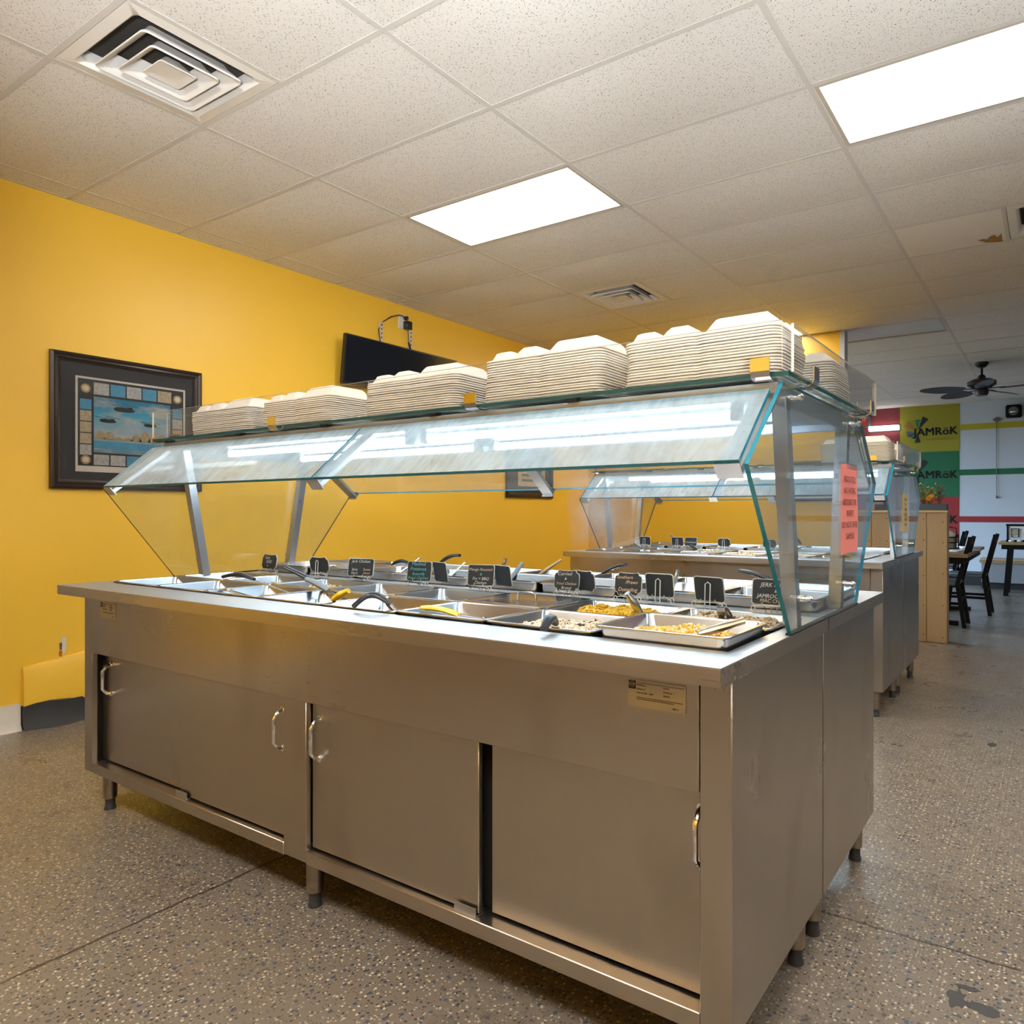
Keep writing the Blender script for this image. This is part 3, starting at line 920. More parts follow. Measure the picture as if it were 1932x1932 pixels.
def rating_plate(parent, x0, x1, y, z0, z1):
    pl = MB().prism([(p[0], p[1]) for p in rrect((x0 + x1) / 2, (z0 + z1) / 2, (x1 - x0) / 2, (z1 - z0) / 2, 0.004, 0)], 1, y - 0.0012, y).build('rating_plate', 'label_paper', parent)
    tag(pl, 'small printed metal rating plate')
    w, h = x1 - x0, z1 - z0
    def P(u, v): return (x0 + u * w, y - 0.0014, z1 - v * h)
    R_, U_ = (1, 0, 0), (0, 0, 1)
    MB().box(x0 + 0.01 * w, x0 + 0.135 * w, y - 0.0018, y - 0.0012, z1 - 0.36 * h, z1 - 0.06 * h).build('mark', 'ink_black', pl)
    text('NSF', 0.0085, 'label_paper', pl, (x0 + 0.072 * w, y - 0.0019, z1 - 0.19 * h), R_, U_, depth=0.0003)
    b = MB()
    for k in range(20):
        a = 2 * math.pi * k / 20
        b2 = 2 * math.pi * (k + 1) / 20
    b.tube([(x0 + 0.072 * w + 0.0062 * math.cos(2 * math.pi * k / 18), y - 0.0019, z1 - 0.19 * h + 0.0062 * math.sin(2 * math.pi * k / 18)) for k in range(18)], 0.0004, 4, closed=True)
    b.build('mark_ring', 'label_paper', pl)
    MB().box(x0 + 0.15 * w, x1 - 0.03 * w, y - 0.0016, y - 0.0012, z1 - 0.125 * h, z1 - 0.11 * h).build('rule', 'label_line', pl)
    for s, u, v in (('MODEL #', 0.15, 0.20), ('SERIAL #', 0.15, 0.34), ('VOLTS 208', 0.15, 0.48), ('AMP', 0.37, 0.48), ('DATE', 0.62, 0.20), ('PHASE #  1', 0.62, 0.34), ('WATT', 0.62, 0.48), ('NSF-4', 0.78, 0.88)):
        text(s, 0.0052, 'label_line', pl, P(u, v), R_, U_, align='LEFT')
    for k in range(2):
        MB().box(x0 + 0.15 * w, x0 + (0.95 - 0.15 * k) * w, y - 0.0016, y - 0.0012, z1 - (0.66 + 0.06 * k) * h, z1 - (0.635 + 0.06 * k) * h).build('fine_print', 'label_line', pl)

def steam_table(name_loc, X0, X1, y_out, y_in, detail, label):
    """one table; y_out is the customers' face, y_in the seam; works for both sides"""
    s = 1 if y_in > y_out else -1            # direction from the face to the seam
    t = thing('steam_table', label, 'steam table', ((X0 + X1) / 2, (y_out + y_in) / 2, 0), 'stainless steel buffet tables')
    def yb(a, b):
        p, q = y_out + s * a, y_out + s * b
        return (min(p, q), max(p, q))
    mid = (X0 + X1) / 2
    FL, FR = X0 + 0.064, X1 - 0.068
    ML, MR = mid - 0.057, mid + 0.050
    zd0, zd1 = 0.193, 0.629
    D = abs(y_in - y_out)
    # carcass: two end panels, bottom pan, back panel, top box
    c = MB()
    c.cbox(X0, X0 + 0.02, *yb(0.0, D), ZB, ZS, 0.0006)
    c.cbox(X1 - 0.02, X1, *yb(0.0, D), ZB, ZS, 0.0006)
    c.box(X0 + 0.02, X1 - 0.02, *yb(0.012, D), ZB + 0.004, ZB + 0.02)
    c.box(X0 + 0.02, X1 - 0.02, *yb(D - 0.012, D - 0.002), ZB + 0.02, ZS)
    c.build('cabinet_body', 'steel_v', t)
    MB().box(X0 + 0.02, X1 - 0.02, *yb(0.07, 0.075), ZB + 0.02, ZS).build('cavity_shade', 'gap_black', t)  # black sheet paints the shade of the cavity behind the doors
    if s > 0:
        MB().box(X1 - 0.03, X1 - 0.002, *yb(D, D + 0.008), ZB, ZS + 0.03).build('seam_shade', 'gap_black', t)  # black strips paint the seam's shade and stop light showing through
        MB().box(X0 + 0.006, X0 + 0.03, *yb(D, D + 0.008), ZB, ZS + 0.03).build('seam_shade', 'gap_black', t)
    # face frame
    MB().cbox(X0 + 0.0005, FL, *yb(-0.0005, 0.02), ZB, ZS, 0.002).build('stile', 'steel_v', t)
    MB().cbox(FR, X1 - 0.0005, *yb(-0.0005, 0.02), ZB, ZS, 0.002).build('stile', 'steel_v', t)
    MB().cbox(ML, MR, *yb(0, 0.02), ZB + 0.002, zd1 + 0.006, 0.0015).build('stile', 'steel_v', t)
    MB().cbox(FL + 0.0008, FR - 0.0008, *yb(-0.003, 0.016), zd1, ZS - 0.001, 0.002).build('fascia_panel', 'steel_h', t)
    # folded bottom rail with its shelf lip
    for a, b in ((FL, ML), (MR, FR)):
        MB().cbox(a, b, *yb(-0.001, 0.062), ZB - 0.001, zd0, 0.002).build('bottom_rail', 'steel_h', t)
    if detail:
        def door(x0, x1, dep, hx):
            o = MB().cbox(x0, x1, *yb(dep, dep + 0.016), zd0 + 0.006, zd1 + 0.02, 0.002).build('sliding_door', 'steel_v', t)
            handle(o, hx, y_out + s * dep, 0.466, 0.584)
        door(FL - 0.01, FL + 0.645, 0.042, FL + 0.062)
        door(FL + 0.622, ML + 0.004, 0.018, ML - 0.028)
        door(MR + 0.006, MR + 0.652, 0.018, MR + 0.042)
        door(MR + 0.674, FR + 0.01, 0.042, FR - 0.014)
        for x in (FL + 0.66, MR + 0.63):
            k = MB()
            k.box(x - 0.05, x + 0.02, *yb(0.008, 0.011), zd0 - 0.002, zd0 + 0.022).box(x - 0.05, x + 0.02, *yb(0.036, 0.039), zd0 - 0.002, zd0 + 0.022).box(x - 0.05, x + 0.02, *yb(0.011, 0.036), zd0 - 0.002, zd0 + 0.003)
            k.build('door_guide', 'steel_frame', t)
        rating_plate(t, X0 + 0.144, X0 + 0.268, y_out - 0.0032, 0.778, 0.840)
        rating_plate(t, X1 - 0.228, X1 - 0.096, y_out - 0.0032, 0.781, 0.838)
    else:
        for a, b, dep in ((FL - 0.01, FL + (ML - FL) / 2 + 0.01, 0.042), (FL + (ML - FL) / 2 - 0.01, ML + 0.004, 0.018), (MR + 0.006, MR + (FR - MR) / 2 + 0.01, 0.018), (MR + (FR - MR) / 2, FR + 0.01, 0.042)):
            o = MB().cbox(a, b, *yb(dep, dep + 0.016), zd0 + 0.006, zd1 + 0.02, 0.002).build('sliding_door', 'steel_v', t)
    # legs
    nx = 3 if X1 - X0 > 2.4 else 3
    for k in range(nx):
        x = X0 + 0.088 + (X1 - X0 - 0.138) * k / (nx - 1)
        for d in (0.055, D - 0.075):
            leg(t, x, y_out + s * d)
    # worktop: folded-edge slab with one long cut-out for the pans
    ov = 0.095
    p, q = X0, X1 + 0.015
    wy0, wy1 = 0.060, 0.585      # cut-out, measured from the face
    n = int((X1 - X0 - 0.06) / WELL)
    wx0 = X0 + 0.083
    wx1 = wx0 + n * WELL
    w = MB()
    def slab(x0, x1, a, b): w.box(x0, x1, *yb(a, b), ZTOP - 0.003, ZTOP)
    slab(p, q, -ov, wy0); slab(p, q, wy1, D); slab(p, wx0, wy0, wy1); slab(wx1, q, wy0, wy1)
    w.box(p, q, *yb(-ov, -ov + 0.004), ZS + 0.001, ZTOP - 0.003, 2)
    w.box(p, p + 0.004, *yb(-ov + 0.004, D), ZS + 0.001, ZTOP - 0.003, 1)
    w.box(q - 0.004, q, *yb(-ov + 0.004, D), ZS + 0.001, ZTOP - 0.003, 1)
    w.box(p + 0.004, q - 0.004, *yb(-ov + 0.004, -0.002), ZS + 0.001, ZS + 0.004)
    # well walls
    w.box(wx0 - 0.004, wx1 + 0.004, *yb(wy0 - 0.004, wy0), 0.70, ZTOP - 0.003).box(wx0 - 0.004, wx1 + 0.004, *yb(wy1, wy1 + 0.004), 0.70, ZTOP - 0.003)
    w.box(wx0 - 0.004, wx0, *yb(wy0, wy1), 0.70, ZTOP - 0.003).box(wx1, wx1 + 0.004, *yb(wy0, wy1), 0.70, ZTOP - 0.003)
    w.box(wx0, wx1, *yb(wy0, wy1), 0.698, 0.700)
    w.build('worktop', ['steel_top', 'steel_edge', 'steel_edge'], t)
    return t, wx0, n

def sneeze_guard(X0, X1, yc, label, clips, slots):
    t = thing('sneeze_guard', label, 'sneeze guard', ((X0 + X1) / 2, yc, ZTOP), 'glass food guards on the buffets')
    kz, tz = 1.283, 1.480
    kh, th = 0.607, 0.385        # half depth at the knee and at the top
    xm = (X0 + X1) / 2 - 0.012
    # posts, arms, rails
    for x in (X0 + 0.028, X1 - 0.030):
        for s in (-1, 1):
            b = MB().bar((x, yc + s * 0.210, ZTOP), (x, yc + s * 0.300, 1.452), 0.032, 0.036, (1, 0, 0))
            o = b.build('post', 'steel_frame', t)
    rail = MB()
    for s in (-1, 1):
        y = yc + s * (th - 0.012)
        rail.cbox(X0 + 0.004, X1 - 0.012, y - 0.003, y + 0.003, 1.443, tz, 0.001)
        rail.cbox(X0 + 0.004, X1 - 0.012, min(y, y - s * 0.035), max(y, y - s * 0.035), tz - 0.005, tz, 0.001)
    for x in (X0 + 0.012, X1 - 0.018):
        rail.cbox(x - 0.003, x + 0.003, yc - th + 0.016, yc + th - 0.016, 1.432, tz - 0.0005, 0.001)
    rail.build('top_rail', 'steel_rail', t)
    for x in (X0 + 0.035, xm, X1 - 0.040):
        for s in (-1, 1):
            a = Vector((x, yc + s * (kh - 0.004), kz - 0.006)); b = Vector((x, yc + s * (th - 0.014), tz - 0.016))
            d = (b - a).normalized()
            nrm = Vector((1, 0, 0)).cross(d) * (1 if s < 0 else -1)
            if nrm.z > 0: nrm = -nrm
            ar = MB().bar(a + nrm * 0.010, b + nrm * 0.010, 0.054, 0.014, nrm).build('glass_arm', 'steel_frame', t)
            e = MB()
            e.bar(a + nrm * 0.010 - d * 0.004, a + nrm * 0.010 - d * 0.001, 0.056, 0.034, nrm)
            e.bar(a - nrm * 0.0085 - d * 0.004, a - nrm * 0.0085 + d * 0.014, 0.056, 0.003, nrm)
            e.build('end_cap', 'steel_frame', ar)
    # sloping panes, front and back, two each
    for s in (-1, 1):
        for x0, x1 in ((X0 + 0.012, xm - 0.003), (xm + 0.003, X1 - 0.014)):
            a = Vector((0, yc + s * kh, kz)); b = Vector((0, yc + s * (th + 0.000), tz + 0.002))
            b = a.lerp(b, 0.84)
            d = (b - a).normalized(); nn = Vector((0, -d.z, d.y)) * 0.009
            if nn.z < 0: nn = -nn
            pts = [a, b, b + nn, a + nn]
            vs = [(x0, p.y, p.z) for p in pts] + [(x1, p.y, p.z) for p in pts]
            g = MB()
            g._add(vs, [(0, 1, 5, 4), (2, 3, 7, 6)], 0)
            g._add(vs, [(3, 0, 4, 7)], 1)
            g._add(vs, [(1, 2, 6, 5), (0, 3, 2, 1), (4, 5, 6, 7)], 1)
            g.build('sloping_pane', ['guard_glass' if s < 0 else 'guard_glass_back', 'glass_edge'], t)
    # end panes
    hexa = [(yc - 0.330, ZTOP + 0.004), (yc - kh - 0.002, kz - 0.002), (yc - th - 0.002, tz - 0.004), (yc + th + 0.002, tz - 0.004), (yc + kh + 0.002, kz - 0.002), (yc + 0.330, ZTOP + 0.004)]
    for x, sg in ((X0, -1), (X1, 1)):
        o = MB().prism(hexa, 0, x - 0.005, x + 0.005, 0, 1).build('end_pane', ['end_glass', 'glass_edge' if sg > 0 else 'glass_edge_dark'], t)
        for y, z in ((yc - 0.30, 1.452), (yc + 0.30, 1.452), (yc - 0.222, 0.975), (yc + 0.222, 0.975)):
            MB().lathe([(0.009, -0.006), (0.009, 0.004), (0.006, 0.005), (0.006, 0.012), (0.0085, 0.013), (0.0085, 0.019), (0.004, 0.023)], 12, (x + sg * 0.001, y, z), 0, 0).build('bolt', 'chrome', o)
        MB().cbox(x - 0.008, x + 0.008, yc - 0.335, yc + 0.335, ZTOP, ZTOP + 0.005, 0.001).build('gasket', 'gap_black', o)
    # light box with two tubes
    lf = MB().box(X0 + 0.06, X1 - 0.06, yc - th + 0.05, yc + th - 0.05, 1.462, 1.478).build('light_housing', 'steel_housing', t)
    for dy in (-0.18, 0.18):
        for x0, x1 in ((X0 + 0.15, xm - 0.025), (xm + 0.025, X1 - 0.17)):
            tb = MB().tube([(x0 + 0.03, yc + dy, 1.440), (x1 - 0.03, yc + dy, 1.440)], 0.0125, 8).build('lamp_tube', 'tube_glow', lf)
            k = MB()
            for x in (x0 + 0.014, x1 - 0.014):
                k.cbox(x - 0.015, x + 0.015, yc + dy - 0.014, yc + dy + 0.014, 1.424, 1.462, 0.003)
            k.build('lamp_holder', 'foam', lf)
    # glass shelf on rubber pads, acrylic fence, chrome clips
    sh = MB()
    z0, z1 = 1.486, 1.496
    ya, yb = yc - th - 0.020, yc + th + 0.020
    sh.prism([(X0 - 0.03, ya), (X1 + 0.022, ya), (X1 + 0.022, yb), (X0 - 0.03, yb)], 2, z0, z1, 0, 1)
    sh.build('glass_shelf', ['shelf_glass', 'glass_edge_dark'], t)
    for k in range(6):
        x = X0 + 0.05 + (X1 - X0 - 0.10) * k / 5
        for y in (yc - th + 0.012, yc + th - 0.012):
            MB().box(x - 0.018, x + 0.018, y - 0.012, y + 0.012, tz, z0).build('rubber_pad', 'gap_black', t)
    fz0, fz1 = 1.503, 1.612
    for (x0, x1, y0, y1) in ((X0 - 0.045, X1 + 0.004, ya + 0.006, ya + 0.012), (X0 - 0.045, X1 - 0.10, yb - 0.012, yb - 0.006), (X1 + 0.012, X1 + 0.018, ya + 0.05, yb + 0.14), (X0 - 0.012, X0 - 0.006, ya + 0.05, yb - 0.02)):
        g = MB()
        vs = [(x0, y0, fz0), (x1, y0, fz0), (x1, y1, fz0), (x0, y1, fz0), (x0, y0, fz1), (x1, y0, fz1), (x1, y1, fz1), (x0, y1, fz1)]
        along_x = (x1 - x0) > (y1 - y0)
        g._add(vs, [(0, 1, 5, 4), (2, 3, 7, 6)], 0 if along_x else 1)
        g._add(vs, [(1, 2, 6, 5), (3, 0, 4, 7)], 1 if along_x else 0)
        g._add(vs, [(0, 3, 2, 1), (4, 5, 6, 7)], 1)
        g.build('acrylic_fence', ['acrylic', 'acrylic_edge'], t)
    def clip(p, nx, ny):
        # J-shaped clip: under the shelf, round its edge and up the fence
        b = MB()
        w = 0.022
        prof = [(0.030, 0.0), (0.0, 0.0), (-0.012, 0.005), (-0.016, 0.016), (-0.016, 0.046)]
        for (a0, h0), (a1, h1) in zip(prof[:-1], prof[1:]):
            p0 = Vector((p[0] + nx * -a0 * -1 * -1, p[1] + ny * -a0 * -1 * -1, p[2] + h0))
            p0 = Vector((p[0] - nx * a0, p[1] - ny * a0, p[2] + h0)); p1 = Vector((p[0] - nx * a1, p[1] - ny * a1, p[2] + h1))
            b.bar(p0, p1, w * 2, 0.003, Vector((nx, ny, 0)).cross(Vector((-ny, nx, 0))) if abs((p1 - p0).z) < 0.002 else Vector((nx, ny, 0)))
        b.build('shelf_clip', 'chrome', t)
    for x in clips:
        clip((x, ya, z0 - 0.004), 0, -1)
    for y in (ya + 0.16, yb - 0.02):
        clip((X1 + 0.022, y, z0 - 0.004), 1, 0)
    clip((X0 - 0.03, ya + 0.10, z0 - 0.004), -1, 0)
    return t

# near buffet: two tables back to back under one guard
X0a, X1a = 1.267, 3.995
near_t, wx_a, n_a = steam_table('near', X0a, X1a, -0.505, YC - 0.004, True, 'near stainless steam table with sliding doors, its long side facing the viewer')
rear_t, wx_b, n_b = steam_table('rear', X0a, X1a, 0.800, YC + 0.004, False, 'rear half of the near buffet, steel table behind the seam in the end panel')
guard_a = sneeze_guard(1.322, 4.006, YC, 'near glass sneeze guard with strip lights and foam boxes on its shelf', (2.162, 3.112, 3.968), None)
# far buffet
X0c, X1c, DY = 1.545, 3.700, 3.055
far_t, wx_c, n_c = steam_table('far', X0c, X1c, -0.505 + DY, YC + DY - 0.004, False, 'far stainless steam table facing the viewer, in front of the yellow end wall')
far_r, wx_d, n_d = steam_table('far rear', X0c, X1c, 0.800 + DY, YC + DY + 0.004, False, 'rear half of the far buffet, steel table next to the plank partition')
guard_c = sneeze_guard(1.600, 3.711, YC + DY, 'far glass sneeze guard above the second buffet', (2.2, 2.9, 3.60), None)

# ------------------------------------------------------------------ notices taped to the end panes
def notice(x, y0, y1, z0, z1, mat, ink, lines, label, fs):
    t = thing('paper_notice', label, 'notice', (x, (y0 + y1) / 2, z0))
    b = MB()
    n = 6; vs = []
    for j in range(n + 1):
        v = j / n
        for i in range(4):
            u = i / 3
            vs.append((x + 0.0015 + 0.002 * math.sin(v * 5) * u + 0.0, y0 + u * (y1 - y0), z0 + v * (z1 - z0) + 0.004 * math.sin(u * 3.0) * (1 if j in (0, n) else 0)))
    b._add(vs, [(j * 4 + i, j * 4 + i + 1, (j + 1) * 4 + i + 1, (j + 1) * 4 + i) for j in range(n) for i in range(3)], 0, True)
    b.build('sheet', mat, t)
    MB().box(x + 0.0004, x + 0.0008, y0 - 0.008, y1 + 0.008, z1 - 0.010, z1 + 0.008).box(x + 0.0004, x + 0.0008, y0 - 0.008, y1 + 0.008, z0 - 0.008, z0 + 0.006).build('tape', 'acrylic', t)
    m = len(lines)
    for k, s in enumerate(lines):
        text(s, fs, ink, t, (x + 0.0048, (y0 + y1) / 2 - 0.004, z1 - (z1 - z0) * (0.16 + 0.128 * k)), (0, 1, 0), (0, 0, 1), depth=0.0002)
notice(4.0125, 0.262, 0.466, 1.064, 1.321, 'pink_paper', 'ink_brown', ['ABSOLUTELY', 'NO EATING', 'AROUND THE', 'BUFFET', 'DO NOT OFFER', 'SAMPLES'], 'pink paper notice taped to the end glass of the near buffet', 0.026)
notice(3.7175, 3.07, 3.27, 1.055, 1.305, 'cream_paper', 'ink_brown', ['LET US', 'BE', 'YOUR', 'NEXT', 'CATER', 'ING'], 'cream paper notice taped to the end glass of the far buffet', 0.026)

# ------------------------------------------------------------------ steam pans
def pan_mesh(w, d, dep, kind='open'):
    b = MB()
    hw, hd = w / 2 - 0.001, d / 2 - 0.001
    def rr(inset, z, r): return rrect(0, 0, hw - inset, hd - inset, r, z, 4)
    if kind == 'lid':
        b.loops([rr(0, -0.004, 0.02), rr(0, 0.004, 0.02), rr(0.012, 0.006, 0.02), rr(0.024, 0.001, 0.03), rr(0.055, 0.002, 0.03), rr(0.062, 0.0, 0.03)], 0, True, True)
        b.tube([(-0.035, 0, 0.002), (-0.035, 0, 0.020), (-0.02, 0, 0.026), (0.02, 0, 0.026), (0.035, 0, 0.020), (0.035, 0, 0.002)], 0.004, 6)
        return b.mesh('pan_cover', 'steel_pan')
    b.loops([rr(0.012, -dep - 0.001, 0.02), rr(0.0095, -0.006, 0.016), rr(0.002, -0.006, 0.018), rr(0.0, -0.003, 0.02), rr(0.0005, 0.0, 0.02), rr(0.004, 0.0012, 0.02), rr(0.011, 0.0, 0.018), rr(0.0135, -0.004, 0.017), rr(0.022, -dep + 0.012, 0.024), rr(0.030, -dep, 0.02)], 0, True, True)
    return b.mesh('steam_pan', 'steel_pan')
HD = 0.2625
PAN = pan_mesh(WELL, HD, 0.062)
PAN_DEEP = pan_mesh(WELL, HD, 0.10)
LID = pan_mesh(WELL, HD, 0.01, 'lid')
ORD = ['first', 'second', 'third', 'fourth', 'fifth', 'sixth', 'seventh', 'eighth']
def lay_pans(wx, n, ys_, zs, rowname, group, contents, special=None, mesh=PAN):
    """one row of pans; contents[c] is a phrase"""
    out = []
    for c in range(n):
        me = mesh
        ph = contents.get(c, 'empty')
        if ph == 'lid': me = LID
        z = zs[c] if isinstance(zs, (list, tuple)) else zs
        x = wx + WELL * (c + 0.5)
        o = bpy.data.objects.new('pan_cover' if ph == 'lid' else 'steam_pan', me)
        COL.objects.link(o)
        o.location = (x, ys_, z)
        where = '%s from left, %s' % (ORD[c], rowname)
        tag(o, ('flat steel pan cover, ' if ph == 'lid' else ('empty steel pan, ' if ph == 'empty' else 'steel pan of %s, ' % ph)) + where, 'pan cover' if ph == 'lid' else 'pan', group)
        out.append(o)
    return out
yA1, yA2 = -0.505 + 0.060 + HD / 2, -0.505 + 0.060 + HD * 1.5
yB1, yB2 = 0.800 - 0.060 - HD * 1.5, 0.800 - 0.060 - HD / 2
zr = ZTOP + 0.006
GA = 'pans in the near buffet'
rowA1 = lay_pans(wx_a, n_a, yA1, [zr, zr, zr, zr, zr, zr + 0.004, zr + 0.004, zr + 0.020], 'front row, near buffet', GA,
                 {1: 'browned meat', 2: 'meat scraps', 3: 'brown sauce', 4: 'brown gravy', 5: 'foil and vegetables', 6: 'white rice and beans', 7: 'yellow corn'})
rowA2 = lay_pans(wx_a, n_a, yA2, zr + 0.002, 'second row, near buffet', GA, {1: 'roast chicken', 2: 'tan noodles', 5: 'lid', 6: 'yellow rice', 7: 'brown rice and meat'})
rowB1 = lay_pans(wx_b, n_b, yB1, ZTOP + 0.036, 'third row, near buffet', GA, {7: 'pale rice', 3: 'pale gravy'}, mesh=PAN_DEEP)
rowB2 = lay_pans(wx_b, n_b, yB2, ZTOP + 0.030, 'back row, near buffet', GA, {2: 'tan crumbs', 4: 'tan stew'}, mesh=PAN_DEEP)
GC = 'pans in the far buffet'
dA = DY
lay_pans(wx_c, n_c, yA1 + dA, zr, 'front row, far buffet', GC, {3: 'sliced bread', 4: 'orange fruit'})
lay_pans(wx_c, n_c, yA2 + dA, zr + 0.002, 'second row, far buffet', GC, {2: 'pale salad'})
lay_pans(wx_d, n_d, yB1 + dA, ZTOP + 0.02, 'third row, far buffet', GC, {}, mesh=PAN_DEEP)
lay_pans(wx_d, n_d, yB2 + dA, ZTOP + 0.02, 'back row, far buffet', GC, {}, mesh=PAN_DEEP)

# ------------------------------------------------------------------ food
def food(name, label, x, y, zbase, depth, mats, weights, n, size, mound=0.02, seed=1, hx=None, hy=None, el=(1.6, 1, 0.9), bed=0):
    """a heap: a lumpy bed plus loose pieces lying on it"""
    rnd = random.Random(seed)
    hx = hx or WELL / 2 - 0.030; hy = hy or HD / 2 - 0.030
    zb = zbase - depth
    ph = [rnd.uniform(0, 6) for _ in range(6)]
    def hgt(u, v):
        e = max(0.0, 1 - max(abs(u), abs(v)) ** 4)
        return zb + 0.006 + mound * e * (0.72 + 0.28 * math.sin(u * 4 + ph[0]) * math.cos(v * 3 + ph[1]) + 0.18 * math.sin(u * 9 + ph[2]) * math.sin(v * 8 + ph[3]))
    b = MB(); N = 14
    vs = [(x + (i / N * 2 - 1) * hx, y + (j / N * 2 - 1) * hy, hgt(i / N * 2 - 1, j / N * 2 - 1)) for j in range(N + 1) for i in range(N + 1)]
    b._add(vs, [(j * (N + 1) + i, j * (N + 1) + i + 1, (j + 1) * (N + 1) + i + 1, (j + 1) * (N + 1) + i) for j in range(N) for i in range(N)], bed, True)
    for k in range(n):
        u, v = rnd.uniform(-0.97, 0.97), rnd.uniform(-0.97, 0.97)
        r = rnd.random() * sum(weights); mi = 0
        while r > weights[mi]: r -= weights[mi]; mi += 1
        s = size * rnd.uniform(0.7, 1.3)
        c = Vector((x + u * hx, y + v * hy, hgt(u, v) + s * 0.25))
        # small rotated octahedron-like grain
        a = Vector((rnd.gauss(0, 1), rnd.gauss(0, 1), rnd.gauss(0, 0.5))).normalized()
        p = a.orthogonal().normalized(); q = a.cross(p)
        a, p, q = a * s * el[0] * 0.5, p * s * el[1] * 0.5, q * s * el[2] * 0.5
        b._add([c + a, c + p, c + q, c - p, c - q, c - a], [(0, 1, 2), (0, 2, 3), (0, 3, 4), (0, 4, 1), (5, 2, 1), (5, 3, 2), (5, 4, 3), (5, 1, 4)], mi, True)
    o = b.build(name, mats, None, (x, y, zb), recalc=False)
    return tag(o, label, 'food', None, 'stuff')
def pan_c(row, c): return row[c].location
def fd(name, label, row, c, depth, *a, **k):
    p = pan_c(row, c)
    return food(name, label, p.x, p.y, p.z, depth, *a, **k)
fd('corn_and_cheese', 'yellow corn and cheese in the pan at the near right corner', rowA1, 7, 0.046, ['corn_yellow', 'rice_yellow', 'cream_sauce'], [6, 2, 4], 900, 0.010, 0.030, 1, el=(1.1, 1, 0.9), bed=2)
fd('rice_and_beans', 'white rice with dark beans in the front row', rowA1, 6, 0.038, ['rice_white', 'rice_tan', 'bean_dark'], [10, 2, 2.2], 1500, 0.0085, 0.024, 2)
fd('yellow_rice', 'bright yellow rice in the second row', rowA2, 6, 0.042, ['rice_yellow', 'corn_yellow', 'rice_yellow_dark'], [8, 2, 2], 1500, 0.008, 0.042, 3)
fd('brown_rice', 'brown rice with meat bits in the second row at the right end', rowA2, 7, 0.036, ['rice_tan', 'rice_white', 'meat_brown', 'pepper_red'], [8, 4, 3, 0.4], 1300, 0.009, 0.034, 4)
fd('vegetable_scraps', 'vegetable scraps and foil beside the yellow tongs', rowA1, 5, 0.058, ['sauce_brown', 'veg_green', 'chrome', 'rice_tan'], [2, 3, 5, 2], 160, 0.020, 0.012, 5, bed=0)
fd('gravy', 'thin brown gravy under the black ladle handle', rowA1, 4, 0.061, ['sauce_brown', 'meat_tan'], [5, 1], 30, 0.010, 0.001, 6)
fd('brown_sauce', 'thin brown sauce under the yellow spatula handle', rowA1, 3, 0.061, ['sauce_brown', 'meat_tan'], [5, 1], 40, 0.010, 0.001, 7)
fd('meat_scraps', 'shredded meat scraps under the dark tongs', rowA1, 2, 0.058, ['meat_tan', 'meat_brown', 'rice_white'], [3, 4, 2], 160, 0.018, 0.014, 8)
fd('browned_meat', 'small heap of browned meat in the second pan of the front row', rowA1, 1, 0.058, ['meat_tan', 'meat_brown', 'rice_white'], [4, 3, 2], 120, 0.020, 0.020, 9)
fd('roast_chicken', 'tan chicken pieces in the second row near the left signs', rowA2, 1, 0.055, ['meat_tan', 'rice_tan', 'rice_white'], [4, 4, 2], 120, 0.022, 0.020, 10)
fd('noodles', 'tan noodles in the second row near the left', rowA2, 2, 0.052, ['rice_tan', 'corn_yellow', 'rice_white'], [4, 2, 3], 320, 0.014, 0.030, 11, el=(2.6, 0.7, 0.7))
fd('pale_rice', 'pale rice in the third row behind the right signs', rowB1, 7, 0.085, ['rice_white', 'rice_tan'], [6, 2], 500, 0.010, 0.060, 12)
fd('pale_gravy', 'pale gravy in the third row behind the signs', rowB1, 3, 0.070, ['cream_sauce', 'rice_white'], [5, 1], 30, 0.01, 0.004, 13)
fd('crumb_topping', 'tan crumb topping in the back row', rowB2, 2, 0.075, ['rice_tan', 'meat_tan', 'rice_white'], [5, 3, 2], 500, 0.011, 0.060, 14)
fd('tan_stew', 'orange-tan stew in the back row', rowB2, 4, 0.075, ['corn_yellow', 'rice_tan'], [4, 3], 300, 0.012, 0.055, 15)
food('bread_slices', 'tan bread slices in the far buffet', wx_c + WELL * 3.5, yA1 + DY, zr, 0.055, ['rice_tan', 'cream_sauce'], [3, 2], 90, 0.03, 0.045, seed=16, el=(1.6, 1.4, 0.5))
food('orange_fruit', 'orange fruit pieces in the far buffet', wx_c + WELL * 4.5, yA1 + DY, zr, 0.055, ['corn_yellow', 'flower_orange', 'rice_white'], [3, 2, 3], 120, 0.025, 0.045, seed=17)
food('pale_salad', 'pale salad in the second row of the far buffet', wx_c + WELL * 2.5, yA2 + DY, zr, 0.055, ['rice_white', 'veg_green', 'cream_sauce'], [4, 1, 2], 150, 0.022, 0.05, seed=18)

